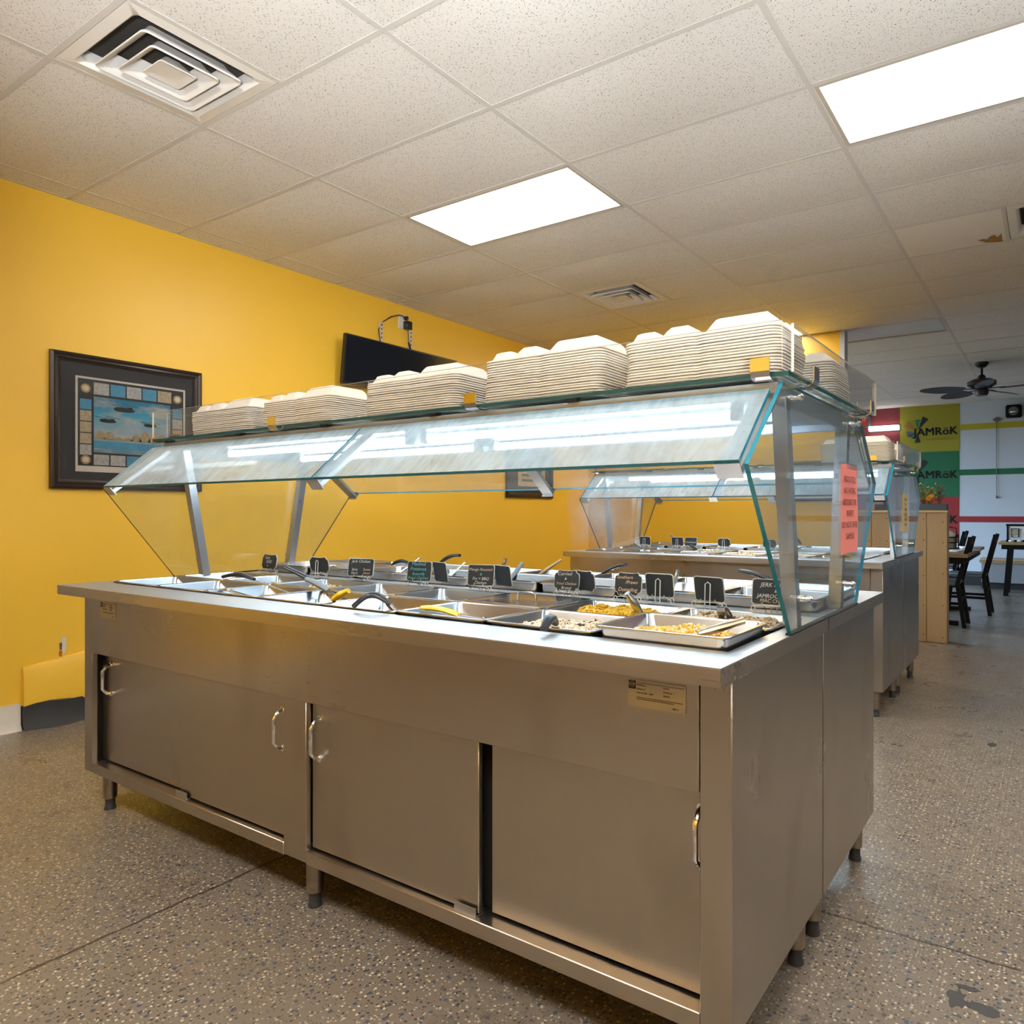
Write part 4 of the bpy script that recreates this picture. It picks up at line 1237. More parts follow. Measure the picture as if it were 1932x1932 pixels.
# ------------------------------------------------------------------ a wisp of steam over the back pans
def make_steam():
    t = NT('steam')
    t.n.remove(t.b)
    tc = t.add('ShaderNodeTexCoord')
    n = t.noise(t.pos((1.0, 1.0, 0.6)), 9.0, 5, 0.65)
    k = t.ramp(n, [(0.46, (0, 0, 0)), (0.72, (1, 1, 1))])
    ln = t.add('ShaderNodeVectorMath', operation='LENGTH')
    t.link(tc.outputs['Object'], ln.inputs[0])
    mp = t.add('ShaderNodeMapRange')
    t.link(tc.outputs['Object'], mp.inputs[0])
    fall = t.math('SUBTRACT', 1.0, t.math('MULTIPLY', ln.outputs['Value'], 4.2))
    fall = t.math('MAXIMUM', fall, 0.0)
    d = t.math('MULTIPLY', t.math('MULTIPLY', k, fall), 8.0)
    vs = t.add('ShaderNodeVolumeScatter')
    vs.inputs['Color'].default_value = (0.95, 0.97, 1.0, 1)
    t.link(d, vs.inputs['Density'])
    t.link(vs.outputs[0], t.out.inputs['Volume'])
    t.n.remove(mp)
    MATS['steam'] = t.m
make_steam()
stm = MB().ball((0, 0, 0), 0.235, 0, 14, 9, (0.75, 0.6, 1.0)).build('steam', 'steam')
stm.location = (3.02, 0.62, 1.17)
tag(stm, 'faint wisp of steam rising from the back pans near the far buffet', 'steam', None, 'stuff')

# ------------------------------------------------------------------ serving utensils
def spoon(name, label, tip, grip0, grip1, mat='black_plastic', bowl=0.026, steel='steel_pan', w=0.010, bend=0.012, cat='spoon'):
    """bowl at tip, thin steel shank to grip0, thick handle grip0 to grip1"""
    tip, g0, g1 = Vector(tip), Vector(grip0), Vector(grip1)
    t = thing(name, label, cat, tip, 'serving utensils')
    MB().tube([tip, (tip + g0) / 2 + Vector((0, 0, -0.004)), g0 + (g1 - g0) * 0.1], 0.0042, 6, 0, 0.6).build('shank', steel, t)
    MB().ball(tip, bowl, 0, 10, 6, (1.0, 1.2, 0.35)).build('bowl', steel, t)
    pts = []
    rr_ = []
    for k in range(9):
        u = k / 8
        pts.append(g0.lerp(g1, u) + Vector((0, 0, bend * math.sin(math.pi * u))))
        rr_.append(w * (0.72 + 0.38 * math.sin(math.pi * min(1, u * 1.15)) + (0.12 if u > 0.85 else 0)))
    MB().tube(pts, rr_, 10, 0, 0.75).build('grip', mat, t)
    return t
def tongs(name, label, tip, top, mat, spread=0.020, gl=0.55, steel='steel_pan'):
    tip, top = Vector(tip), Vector(top)
    t = thing(name, label, 'tongs', tip, 'serving utensils')
    d = (top - tip)
    side = d.cross(Vector((0, 0, 1))).normalized()
    for s in (-1, 1):
        a = tip + side * s * spread; b = tip + d * (1 - gl) + side * s * spread * 0.9; c = top + side * s * 0.004
        o = MB().bar(a, b, 0.012, 0.0025, (0, 0, 1)).bar(b, c, 0.012, 0.0025, (0, 0, 1)).build('arm', steel, t)
        if mat:
            pts = [b.lerp(c, k / 6) + Vector((0, 0, 0.006 * math.sin(math.pi * k / 6))) for k in range(7)]
            MB().tube(pts, [0.007, 0.009, 0.0095, 0.009, 0.009, 0.0095, 0.007], 8, 0, 0.7).build('grip', mat, o)
    MB().bar(top - d.normalized() * 0.006 - side * 0.010, top - d.normalized() * 0.006 + side * 0.010, 0.014, 0.010).build('pivot', steel, t)
    return t
# front row, left to right
spoon('serving_spoon', 'black-handled spoon lying level across the second-row pans at the left', (2.30, -0.20, 0.870), (2.115, -0.31, 0.945), (1.96, -0.335, 0.948), w=0.0105)
spoon('serving_spoon', 'long black spoon handle rising in front of the leftmost signs', (2.36, -0.17, 0.86), (2.40, -0.215, 0.915), (2.24, -0.27, 0.990), w=0.0115, bend=0.004)
spoon('serving_spoon', 'grey-handled spoon leaning out of a pan left of the yellow spatula', (2.42, -0.12, 0.865), (2.50, -0.29, 0.925), (2.425, -0.32, 0.962), 'grey_plastic', w=0.0125, bend=0.004)
tongs('serving_tongs', 'steel tongs with a black hinge lying in the pan of meat scraps', (2.27, -0.385, 0.885), (2.16, -0.445, 0.925), None, 0.016)
MB_ = None
spoon('spatula', 'spatula with a short yellow handle in the front row', (2.585, -0.37, 0.862), (2.655, -0.39, 0.915), (2.705, -0.372, 0.945), 'yellow_plastic', w=0.0135, bend=0.002, cat='spatula')
spoon('ladle', 'curved black ladle handle hooked over the front pan edge', (2.90, -0.33, 0.858), (2.945, -0.42, 0.925), (2.855, -0.475, 0.918), w=0.0115, bend=0.030, cat='ladle')
tongs('serving_tongs', 'tongs with thick bright yellow handles in the front row', (3.29, -0.30, 0.880), (3.07, -0.425, 0.925), 'yellow_plastic', 0.014, 0.42)
spoon('serving_spoon', 'black-handled spoon jutting over the worktop from the rice and beans', (3.49, -0.33, 0.878), (3.52, -0.425, 0.920), (3.545, -0.505, 0.921), w=0.013, bend=0.018)
spoon('serving_spoon', 'steel-handled spoon standing in the yellow rice', (3.55, -0.05, 0.880), (3.565, -0.08, 0.905), (3.54, -0.115, 0.965), 'steel_pan', w=0.013, bend=0.0)
tongs('serving_tongs', 'black-gripped tongs lying in the brown rice', (3.80, -0.02, 0.885), (3.84, -0.185, 0.952), 'black_plastic', 0.012, 0.5)
spoon('serving_spoon', 'flat bronze-coloured spoon handle across the corn pan corner', (3.80, -0.37, 0.888), (3.875, -0.395, 0.925), (3.955, -0.335, 0.952), 'brown_metal', w=0.012, bend=0.0, steel='brown_metal')
# back rows
spoon('serving_spoon', 'black curved handle rising highest against the yellow wall', (2.05, 0.60, 0.90), (2.12, 0.61, 0.943), (2.245, 0.62, 0.988), w=0.011, bend=0.014)
spoon('serving_spoon', 'low black curved handle beside the mashed potato sign', (1.75, 0.60, 0.90), (1.815, 0.60, 0.927), (1.94, 0.60, 0.940), w=0.011, bend=0.016)
spoon('serving_spoon', 'slanting steel handle just left of the mashed potato sign', (2.04, 0.40, 0.88), (2.065, 0.415, 0.908), (2.115, 0.50, 0.980), 'steel_pan', w=0.007, bend=0.0)
spoon('serving_spoon', 'slanting steel handle between the two middle tent signs', (2.33, 0.42, 0.88), (2.35, 0.445, 0.908), (2.385, 0.50, 0.968), 'steel_pan', w=0.007, bend=0.0)
spoon('serving_spoon', 'upright grey handle right of the mango sign', (2.675, 0.43, 0.88), (2.682, 0.45, 0.918), (2.700, 0.50, 0.978), 'grey_plastic', w=0.012, bend=0.0)
spoon('serving_spoon', 'long brown wooden handle pointing up to the far buffet', (2.74, 0.47, 0.90), (2.78, 0.50, 0.932), (2.855, 0.555, 0.994), 'wood_spoon', w=0.0085, bend=0.0, steel='wood_spoon')
tongs('serving_tongs', 'black and steel tongs propped on the back row near the right', (3.00, 0.60, 0.935), (3.13, 0.60, 0.984), 'black_plastic', 0.010, 0.8)
tongs('serving_tongs', 'black tongs propped behind the jerk sign', (3.80, 0.48, 0.945), (3.635, 0.48, 0.990), 'black_plastic', 0.008, 0.85)
spoon('serving_spoon', 'small upright spoon end standing above the mango sign', (2.50, 0.60, 0.91), (2.505, 0.61, 0.945), (2.515, 0.62, 0.985), 'brown_metal', w=0.010, bend=0.0)
spoon('serving_spoon', 'steel spoon end standing left of the teal sign', (3.41, 0.42, 0.90), (3.42, 0.43, 0.94), (3.425, 0.44, 0.985), 'steel_pan', w=0.009, bend=0.0)
spoon('serving_spoon', 'pale plastic handle lying left of the chicken sign', (1.80, 0.36, 0.90), (1.74, 0.33, 0.938), (1.60, 0.30, 0.925), 'wire_white', w=0.008, bend=0.0)
# far buffet
spoon('serving_spoon', 'grey handle rising between signs on the far buffet', (2.06, 3.40, 0.92), (2.03, 3.36, 0.945), (1.975, 3.33, 1.005), 'grey_plastic', w=0.012, bend=0)
spoon('serving_spoon', 'grey spoon handle at the left front of the far buffet', (2.02, 2.86, 0.90), (2.00, 2.80, 0.925), (1.955, 2.77, 0.965), 'grey_plastic', w=0.013, bend=0)
spoon('serving_spoon', 'black spoon handle in the middle front of the far buffet', (2.45, 2.86, 0.90), (2.44, 2.80, 0.925), (2.40, 2.77, 0.955), 'black_plastic', w=0.014, bend=0)
spoon('spatula', 'yellow-handled spatula at the right front of the far buffet', (3.42, 2.90, 0.94), (3.44, 2.66, 0.925), (3.51, 2.62, 0.925), 'yellow_plastic', w=0.016, bend=0.0, cat='spatula')
tongs('serving_tongs', 'black tongs resting on the back of the far buffet', (2.95, 3.55, 0.94), (2.90, 3.50, 1.01), 'black_plastic', 0.012, 0.8)

# ------------------------------------------------------------------ chalkboard food signs on wire stands
def scallop(w, h):
    pts = []
    for sx, sy in ((1, 1), (-1, 1), (-1, -1), (1, -1)):
        q = [(w / 2, h * 0.22), (w / 2 - 0.003, h * 0.34), (w / 2 - 0.010, h * 0.37), (w / 2 - 0.012, h * 0.46), (w / 2 - 0.018, h * 0.50), (w * 0.24, h * 0.47), (w * 0.10, h * 0.46)]
        q = [(sx * a, sy * b) for a, b in q]
        if sx * sy < 0: q = q[::-1]
        pts += q
    return pts
def round_card(w, h, r=0.008):
    return [(p[0], p[1]) for p in rrect(0, 0, w / 2, h / 2, r, 0)]
def sign(label, x, y, z, w, h, shape, face=-1, yaw=0.0, lean=0.16, lines=(), back=None, stand='wire_white'):
    """face -1: lettering towards the viewer; +1: seen from behind"""
    t = thing('food_sign', label, 'sign', (x, y, ZTOP), 'chalkboard signs between the pan rows')
    def card(cx, cyy, fc, yw, lines_, nm):
        pts = scallop(w, h) if shape == 's' else round_card(w, h)
        cs, sn = math.cos(yw), math.sin(yw)
        R = Vector((cs, sn, 0)) * (1 if fc < 0 else -1)
        N = Vector((sn, -cs, 0)) * (1 if fc < 0 else -1)
        U = (Vector((0, 0, 1)) - N * lean).normalized()
        Nn = R.cross(U)
        C0 = Vector((cx, cyy, z + h / 2))
        n = len(pts)
        def build(pp, off0, off1, nm, mat, par):
            m = len(pp)
            vs = [C0 + R * a + U * b + Nn * off0 for a, b in pp] + [C0 + R * a + U * b + Nn * off1 for a, b in pp]
            g = MB()
            g._add(vs, [list(range(m))[::-1], list(range(m, 2 * m))] + [[i, (i + 1) % m, m + (i + 1) % m, m + i] for i in range(m)])
            return g.build(nm, mat, par)
        o = build([(a * 1.055, b * 1.06) for a, b in pts], -0.0030, -0.0008, nm, 'chalk_white' if (shape == 's' or True) else 'chalkboard', t)
        build(pts, -0.0008, 0.0008, 'slate', 'chalkboard', o)
        build([(a * 0.995, b * 0.995) for a, b in pts], -0.0040, -0.0030, 'slate', 'chalkboard', o)
        for s_, sz, mt, dx, dz in lines_:
            text(s_, sz, mt, o, C0 + R * dx + U * dz + Nn * 0.0013, R, U, depth=0.0002, shear=0.2)
        return R, U, Nn, C0
    R, U, Nn, C0 = card(x, y, face, yaw, lines if face < 0 else (), 'card')
    if back:
        card(x + back[0], y + back[1], 1, back[2], (), 'card')
    # wire easel
    b = MB()
    up = -1 if face < 0 else 1
    q = Vector((0, 0.012, 0)) if face < 0 else Vector((0, -0.012, 0))
    zb = ZTOP + 0.002
    for sx in (-1, 1):
        p = Vector((x + sx * w * 0.22, y, 0))
        b.tube([(p.x, p.y + 0.02, zb), (p.x, p.y + 0.004, z - 0.004), (p.x, p.y - 0.012, z - 0.003), (p.x, p.y - 0.014, z + 0.006)], 0.0016, 5)
        pts = []
        for k in range(11):
            a = k / 10 * 1.6 * math.pi
            r = 0.010 * (1 - 0.45 * k / 10)
            pts.append((x + sx * (w * 0.46 + r * math.sin(a) * 0.9), y - 0.006, zb + 0.012 - r * math.cos(a) * 1.0))
        b.tube(pts, 0.0015, 5)
        b.tube([(p.x, p.y - 0.006, z - 0.004), (x + sx * w * 0.40, y - 0.006, z - 0.006), (x + sx * w * 0.46, y - 0.006, zb + 0.003)], 0.0015, 5)
    b.tube([(x - w * 0.22, y - 0.006, z - 0.004), (x + w * 0.22, y - 0.006, z - 0.004)], 0.0016, 5)
    off = -0.018 if face > 0 else 0.016
    b.tube([(x - 0.008, y + off, zb), (x - 0.008, y + off * 0.8, z + h * 0.72), (x, y + off * 0.8, z + h * 0.80), (x + 0.008, y + off * 0.8, z + h * 0.72), (x + 0.008, y + off, zb)], 0.0018, 5)
    b.build('wire_stand', stand, t)
    return t
W_, T_, O_ = 'chalk_white', 'chalk_teal', 'chalk_orange'
sign('scalloped chalkboard sign reading curry goat, leftmost on the near buffet', 1.520, 0.14, 0.926, 0.135, 0.066, 's', yaw=-0.15, lines=[('Curry', .020, W_, -.02, .018), ('GOAT', .020, W_, 0, .0), ('&', .014, W_, -.01, -.018)])
sign('dull scalloped sign, second from the left on the near buffet', 1.882, 0.14, 0.926, 0.108, 0.068, 's', face=1, yaw=0.1)
sign('chalkboard reading jerk chicken with two arrows, third from the left', 2.145, 0.14, 0.926, 0.118, 0.068, 'r', yaw=0.25, lines=[('Jerk Chicken', .017, W_, 0, .024), ('Spicy\nSauce', .014, W_, -.028, -.016), ('Sweet\nSauce', .014, O_, .030, -.016)], back=(-0.045, 0.03, -0.1))
sign('tent sign with teal lettering reading mashed potatoes', 2.490, 0.13, 0.924, 0.098, 0.072, 'r', yaw=0.30, lines=[('Mashed\nPotatoes', .019, T_, -.004, .018), ('Butterfly\nFried Chicken', .015, T_, -.002, -.018)], back=(0.085, 0.03, -0.30))
sign('tent sign with pale lettering reading mango roasted', 2.800, 0.13, 0.924, 0.098, 0.072, 'r', yaw=0.30, lines=[('Mango Roasted', .0145, O_, -.002, .020), ('&', .013, T_, 0, .003), ('Fry + BBQ\nChicken', .0145, W_, 0, -.020)], back=(0.080, 0.03, -0.30))
sign('scalloped sign reading curried and fried chicken breast', 3.172, 0.13, 0.926, 0.086, 0.068, 's', yaw=0.20, lines=[('Curried', .016, W_, -.008, .022), ('&', .013, W_, -.004, .006), ('Fried Chicken', .0125, O_, 0, -.010), ('Breast', .014, W_, 0, -.024)], back=(0.055, 0.03, -0.2))
sign('scalloped sign with orange lettering reading southern prawn dumpling', 3.410, 0.12, 0.928, 0.090, 0.070, 's', yaw=0.05, lines=[('Southern', .015, O_, -.012, .020), ('/Prawn', .015, O_, .012, .005), ('Dumpling', .017, O_, 0, -.018)])
sign('blank square chalkboard seen from behind, beside the orange-lettered sign', 3.500, 0.16, 0.926, 0.092, 0.070, 'r', face=1, yaw=0.0)
sign('chalkboard seen from behind with teal smears, left of the jerk sign', 3.672, 0.14, 0.926, 0.100, 0.070, 'r', face=1, yaw=-0.20)
sign('black chalkboard reading jerk rice and jamrock mac, nearest the right glass', 3.862, 0.13, 0.930, 0.112, 0.068, 'r', yaw=0.0, lines=[('JERK RICE', .0165, W_, .002, .019), ('&', .014, W_, .010, .003), ('JAMROCK', .0155, W_, -.008, -.012), ('MAC CHEESE', .0145, O_, .008, -.025)])
for x, lab, shp, fc, ln in ((1.822, 'leaning black sign, leftmost on the far buffet', 'r', 1, ()), (2.105, 'black sign left of the lettered one on the far buffet', 'r', 1, ()),
                            (2.215, 'black sign with small white lettering on the far buffet', 'r', -1, [('Fried Bread', .017, W_, 0, -.005)]),
                            (2.482, 'scalloped black sign in the middle of the far buffet', 's', 1, ()), (2.825, 'scalloped black sign at the right of the far buffet', 's', 1, ())):
    s_ = sign(lab, x, 3.19, 0.930, 0.095, 0.062, shp, face=fc, yaw=0.0, lines=ln)
    s_['group'] = 'chalkboard signs on the far buffet'

# ------------------------------------------------------------------ foam take-out boxes, opened flat and nested upside down in stacks
def foam_mesh():
    b = MB()
    LX, LY = 0.205, 0.102
    NXX, NYY = 44, 22
    def sm(t): t = max(0.0, min(1.0, t)); return t * t * (3 - 2 * t)
    def dome(u, v, x0, x1, y0, y1, h, e):
        a = min((u - x0) / e, (x1 - u) / e, (v - y0) / e, (y1 - v) / e)
        return h * sm(a)
    def H(u, v):
        h = 0.004
        h = max(h, 0.004 + dome(u, v, 0.012, 0.197, -0.094, 0.094, 0.038, 0.030))          # lid
        h = max(h, 0.004 + dome(u, v, -0.197, -0.106, -0.094, 0.094, 0.030, 0.026))        # small compartment
        h = max(h, 0.004 + dome(u, v, -0.110, -0.008, -0.094, 0.094, 0.034, 0.028))        # other compartment
        return h
    vs = []
    for j in range(NYY + 1):
        for i in range(NXX + 1):
            u, v = -LX + 2 * LX * i / NXX, -LY + 2 * LY * j / NYY
            # round the four corners and pinch the hinge
            r = 0.028
            ax, ay = abs(u), abs(v)
            ex, ey = ax - (LX - r), ay - (LY - r)
            if ex > 0 and ey > 0:
                d = math.hypot(ex, ey)
                m = max(ex, ey)
                k = m / d if d > 0 else 1
                ax, ay = LX - r + ex * k, LY - r + ey * k
            uu, vv = math.copysign(ax, u), math.copysign(ay, v)
            vv *= 1 - 0.05 * math.exp(-(u / 0.010) ** 2)
            vs.append((uu, vv, H(u, v)))
    fs = [(j * (NXX + 1) + i, j * (NXX + 1) + i + 1, (j + 1) * (NXX + 1) + i + 1, (j + 1) * (NXX + 1) + i) for j in range(NYY) for i in range(NXX)]
    b._add(vs, fs, 0, True)
    # rim skirt
    per = [i for i in range(NXX + 1)] + [(j + 1) * (NXX + 1) - 1 for j in range(1, NYY + 1)] + [NYY * (NXX + 1) + i for i in range(NXX - 1, -1, -1)] + [j * (NXX + 1) for j in range(NYY - 1, 0, -1)]
    top = [vs[i] for i in per]
    def sc2(p, k, z): return (p[0] * (1 + k / LX), p[1] * (1 + k / LY), z)
    mid = [sc2(p, 0.0022, 0.0025) for p in top]
    low = [sc2(p, 0.0020, -0.0010) for p in top]
    inn = [sc2(p, -0.004, -0.0012) for p in top]
    n = len(per)
    b.loops([top, mid, low, inn], 0, False, False, True)
    return b.mesh('foam_box', 'foam')
FOAM = foam_mesh()
def stack(x, y, z, n, desc, group, yaw=0.0, pitch=0.0072, seed=0, rot=0.0):
    rnd = random.Random(seed)
    for k in range(n):
        o = bpy.data.objects.new('foam_box', FOAM)
        COL.objects.link(o)
        f = k / max(1, n - 1)
        o.location = (x + rnd.uniform(-0.0016, 0.0016) + 0.004 * math.sin(f * 5 + seed), y + rnd.uniform(-0.0016, 0.0016), z + 0.0014 + k * pitch)
        o.rotation_euler = (0, 0, yaw + rnd.uniform(-0.006, 0.006))
        top = (k == n - 1)
        tag(o, ('topmost foam takeout box of %s' if top else 'foam takeout box inside %s') % desc, 'takeout box', group)
ZSH = 1.496
stack(1.690, -0.095, ZSH, 15, 'the leftmost stack on the near shelf', 'foam boxes, first stack from the left', 0.02, seed=1)
stack(2.185, -0.095, ZSH, 15, 'the second stack from the left on the near shelf', 'foam boxes, second stack from the left', -0.01, seed=2)
stack(2.775, -0.095, ZSH, 17, 'the middle stack, in front of the television', 'foam boxes, middle stack', 0.02, seed=3)
stack(3.300, -0.095, ZSH, 19, 'the fourth stack from the left on the near shelf', 'foam boxes, fourth stack from the left', 0.0, seed=4)
stack(3.782, -0.095, ZSH, 18, 'the rightmost front stack on the near shelf', 'foam boxes, rightmost front stack', 0.0, seed=5)
stack(3.782, 0.385, ZSH, 18, 'the stack at the back right of the near shelf', 'foam boxes, back right stack', math.pi, seed=6)
stack(3.480, 2.93, ZSH, 17, 'the left stack on the far shelf', 'foam boxes, far shelf left stack', 0.0, seed=7)
stack(3.480, 3.40, ZSH, 15, 'the rear stack on the far shelf', 'foam boxes, far shelf rear stack', 0.0, seed=8)

# ================================================================== ON THE YELLOW WALL
# framed military print; every field of the print is its own thin sheet
px = XL
pic = thing('framed_picture', 'black-framed print of helicopters over a rocky sea, on the yellow wall', 'picture', (px, 0.335, 1.32))
y0, y1, z0, z1 = -0.092, 0.762, 1.320, 2.098
f = MB()
fw = 0.052
prof = [(0.0, 0.0), (0.0, 0.022), (0.014, 0.030), (0.024, 0.022), (0.034, 0.026), (0.046, 0.014), (0.052, 0.012), (0.052, 0.0)]
lp = []
for d, h in prof:
    lp.append([(px + h, y0 + d, z0 + d), (px + h, y1 - d, z0 + d), (px + h, y1 - d, z1 - d), (px + h, y0 + d, z1 - d)])
f.loops(lp, 0, False, False, False)
f.build('frame', 'frame_wood', pic)
MB().box(px + 0.001, px + 0.008, y0 + fw, y1 - fw, z0 + fw, z1 - fw).build('mat_board', 'mat_dark', pic)
def sheet(nm, a, b, c, d, mat, lev, parent=pic): return MB().box(px + 0.008 + 0.0006 * lev - 0.0006, px + 0.008 + 0.0006 * lev, a, b, c, d).build(nm, mat, parent)
sheet('print_border', 0.036, 0.660, 1.420, 1.972, 'print_white', 1)
sheet('print_ground', 0.048, 0.648, 1.455, 1.960, 'print_black', 2)
big = sheet('main_photo', 0.130, 0.566, 1.535, 1.862, 'print_sky', 3)
sheet('sea_band', 0.130, 0.566, 1.560, 1.605, 'print_blue', 3.3)  # printed blue band of sea
rk = random.Random(2)
for k in range(8):
    yy = 0.16 + k * 0.050
    h = 0.018 + 0.035 * rk.random() + (0.03 if k > 4 else 0)
    pts = [(yy - 0.03, 1.615), (yy + 0.034, 1.615), (yy + 0.028, 1.615 + h * 0.6), (yy + 0.008, 1.615 + h), (yy - 0.012, 1.615 + h * 0.8)]
    MB().prism(pts, 0, px + 0.0104, px + 0.0110).build('rock', 'rock_tan', pic)
def heli(cy_, cz, s, nm='helicopter'):
    pts = [(-1, .05), (-.8, .22), (-.3, .28), (.2, .22), (.55, .32), (.75, .34), (.8, .12), (1.0, .02), (.9, -.12), (.5, -.2), (-.4, -.22), (-.8, -.16)]
    o = MB().prism([(cy_ + a * s, cz + b * s) for a, b in pts], 0, px + 0.0104, px + 0.0112).build(nm, 'heli', pic)
    r = MB()
    r.bar((px + 0.0115, cy_ - 1.5 * s, cz + 0.48 * s), (px + 0.0115, cy_ + 0.6 * s, cz + 0.30 * s), 0.0012, 0.0022)
    r.bar((px + 0.0115, cy_ - 0.2 * s, cz + 0.62 * s), (px + 0.0115, cy_ + 1.5 * s, cz + 0.38 * s), 0.0012, 0.0022)
    r.bar((px + 0.0115, cy_ - .4 * s, cz - .2 * s), (px + 0.0115, cy_ - .4 * s, cz - .34 * s), 0.0012, 0.003)
    r.bar((px + 0.0115, cy_ + .5 * s, cz - .2 * s), (px + 0.0115, cy_ + .5 * s, cz - .34 * s), 0.0012, 0.003)
    r.build('rotor', 'heli', o)
heli(0.295, 1.800, 0.060); heli(0.205, 1.725, 0.046); heli(0.445, 1.720, 0.040)
for k, m in enumerate(('print_grey', 'print_blue', 'print_grey', 'print_blue', 'print_tan')):
    a = 0.130 + k * 0.090
    sheet('small_photo', a, a + 0.082, 1.875, 1.945, m, 3)
for k, m in enumerate(('print_grey', 'print_grey', 'print_blue', 'print_tan', 'print_grey')):
    a = 0.130 + k * 0.090
    sheet('small_photo', a, a + 0.082, 1.462, 1.524, m, 3)
for k, m in enumerate(('print_blue', 'print_tan', 'print_tan', 'print_tan', 'print_grey')):
    c = 1.812 - k * 0.066
    sheet('small_photo', 0.058, 0.118, c - 0.030, c + 0.030, m, 3)
    sheet('small_photo', 0.580, 0.640, c - 0.030, c + 0.030, ('print_blue', 'print_grey', 'print_tan', 'print_grey', 'print_blue')[k], 3)
for a, c in ((0.088, 1.905), (0.088, 1.490), (0.610, 1.905)):
    MB().lathe([(0.026, 0.0), (0.026, 0.0008)], 18, (px + 0.0098, a, c), 0, 0).build('badge', 'print_gold', pic)
    MB().lathe([(0.016, 0.0), (0.016, 0.0006)], 14, (px + 0.0107, a, c), 0, 0).build('badge_centre', 'print_white', pic)
MB().box(px + 0.0125, px + 0.0135, y0 + fw - 0.004, y1 - fw + 0.004, z0 + fw - 0.004, z1 - fw + 0.004).build('picture_pane', 'picture_glass', pic)
# second, partly hidden picture further along the wall
p2 = thing('framed_picture', 'small dark framed document low on the yellow wall behind the near guard', 'picture', (px, 4.32, 1.33))
lp = [[(px + h, 3.92 + d, 1.335 + d), (px + h, 4.735 - d, 1.335 + d), (px + h, 4.735 - d, 1.86 - d), (px + h, 3.92 + d, 1.86 - d)] for d, h in ((0, 0), (0, 0.022), (0.03, 0.028), (0.055, 0.014), (0.055, 0))]
MB().loops(lp, 0, False, False, False).build('frame', 'frame_wood', p2)
MB().box(px + 0.001, px + 0.008, 3.975, 4.68, 1.39, 1.805).build('mat_board', 'mat_dark', p2)
MB().box(px + 0.008, px + 0.009, 4.12, 4.60, 1.46, 1.76).build('document', 'print_tan', p2)
for k in range(4):
    MB().box(px + 0.009, px + 0.0095, 4.18, 4.54 - 0.05 * (k % 2), 1.51 + k * 0.055, 1.535 + k * 0.055).build('script_line', 'label_line', p2)
p3 = thing('framed_picture', 'low dark frame on the yellow end wall beyond the far guard', 'picture', (2.5, YM, 1.30))
lp = [[(2.20 + d, YM - h, 1.295 + d), (2.86 - d - 0.12, YM - h, 1.295 + d), (2.86 - d - 0.12, YM - h, 1.70 - d), (2.20 + d, YM - h, 1.70 - d)] for d, h in ((0, 0), (0, 0.022), (0.03, 0.026), (0.045, 0.012), (0.045, 0))]
MB().loops(lp, 0, False, False, False).build('frame', 'frame_wood', p3)
MB().box(2.245, 2.695, YM - 0.008, YM - 0.001, 1.34, 1.655).build('mat_board', 'mat_dark', p3)

# television on its wall rails
tv = thing('television', 'black flat television mounted high on the yellow wall', 'television', (-0.07, 2.42, 2.19))
TY0, TY1 = 1.815, 3.045
tb, tt = Vector((-0.085, 0, 2.185)), Vector((-0.040, 0, 2.566))
def tvp(y, v, o=0.0):
    d = (tt - tb); n = Vector((d.z, 0, -d.x)).normalized()
    p = tb + d * v + n * o
    return (p.x, y, p.z)
def tv_slab(nm, ya, yb_, v0, v1, o0, o1, mat):
    vs = [tvp(ya, v0, o0), tvp(yb_, v0, o0), tvp(yb_, v1, o0), tvp(ya, v1, o0), tvp(ya, v0, o1), tvp(yb_, v0, o1), tvp(yb_, v1, o1), tvp(ya, v1, o1)]
    b = MB()
    b._add(vs, [(0, 3, 2, 1), (4, 5, 6, 7), (0, 1, 5, 4), (1, 2, 6, 5), (2, 3, 7, 6), (3, 0, 4, 7)])
    return b.build(nm, mat, tv)
tv_slab('casing', TY0, TY1, 0, 1, -0.035, 0.0, 'tv_bezel')
tv_slab('screen', TY0 + 0.012, TY1 - 0.012, 0.055, 0.97, 0.0, 0.0012, 'tv_screen')
d_ = (tt - tb).normalized()
text('SAMSUNG', 0.034, 'tv_text', tv, tvp(2.135, 0.085, 0.0022), (0, 1, 0), d_, depth=0.0003, spacing=1.05)
MB().box(XL, -0.11, 2.25, 2.62, 2.22, 2.46).build('wall_plate', 'wire_black', tv)
for y in (2.275, 2.60):
    o = MB().cbox(XL + 0.004, XL + 0.024, y - 0.022, y + 0.022, 2.30, 2.775, 0.002).build('mount_rail', 'bracket', tv)
    for k in range(4):
        MB().lathe([(0.007, 0.0), (0.007, 0.0008)], 8, (XL + 0.024, y, 2.64 + k * 0.035), 0, 0).build('slot', 'gap_black', o)
ou = thing('wall_outlet', 'white wall outlet with two plugs above the television', 'outlet', (XL, 2.52, 2.77))
MB().cbox(XL, XL + 0.008, 2.475, 2.555, 2.765, 2.890, 0.002).build('cover_plate', 'outlet_white', ou)
MB().lathe([(0.018, 0), (0.016, 0.03)], 12, (XL + 0.008, 2.545, 2.862), 0, 0).build('plug', 'black_plastic', ou)
MB().tube([(XL + 0.03, 2.53, 2.866), (XL + 0.04, 2.46, 2.868), (XL + 0.03, 2.37, 2.835), (XL + 0.02, 2.29, 2.775), (XL + 0.02, 2.245, 2.70), (XL + 0.05, 2.235, 2.60), (-0.08, 2.235, 2.50)], 0.0045, 6).build('power_cord', 'black_plastic', tv)
ad = thing('power_adapter', 'black power brick plugged into the outlet, its lead hanging down', 'adapter', (XL + 0.03, 2.56, 2.79))
MB().cbox(XL + 0.008, XL + 0.055, 2.525, 2.590, 2.765, 2.835, 0.004).build('brick', 'black_plastic', ad)
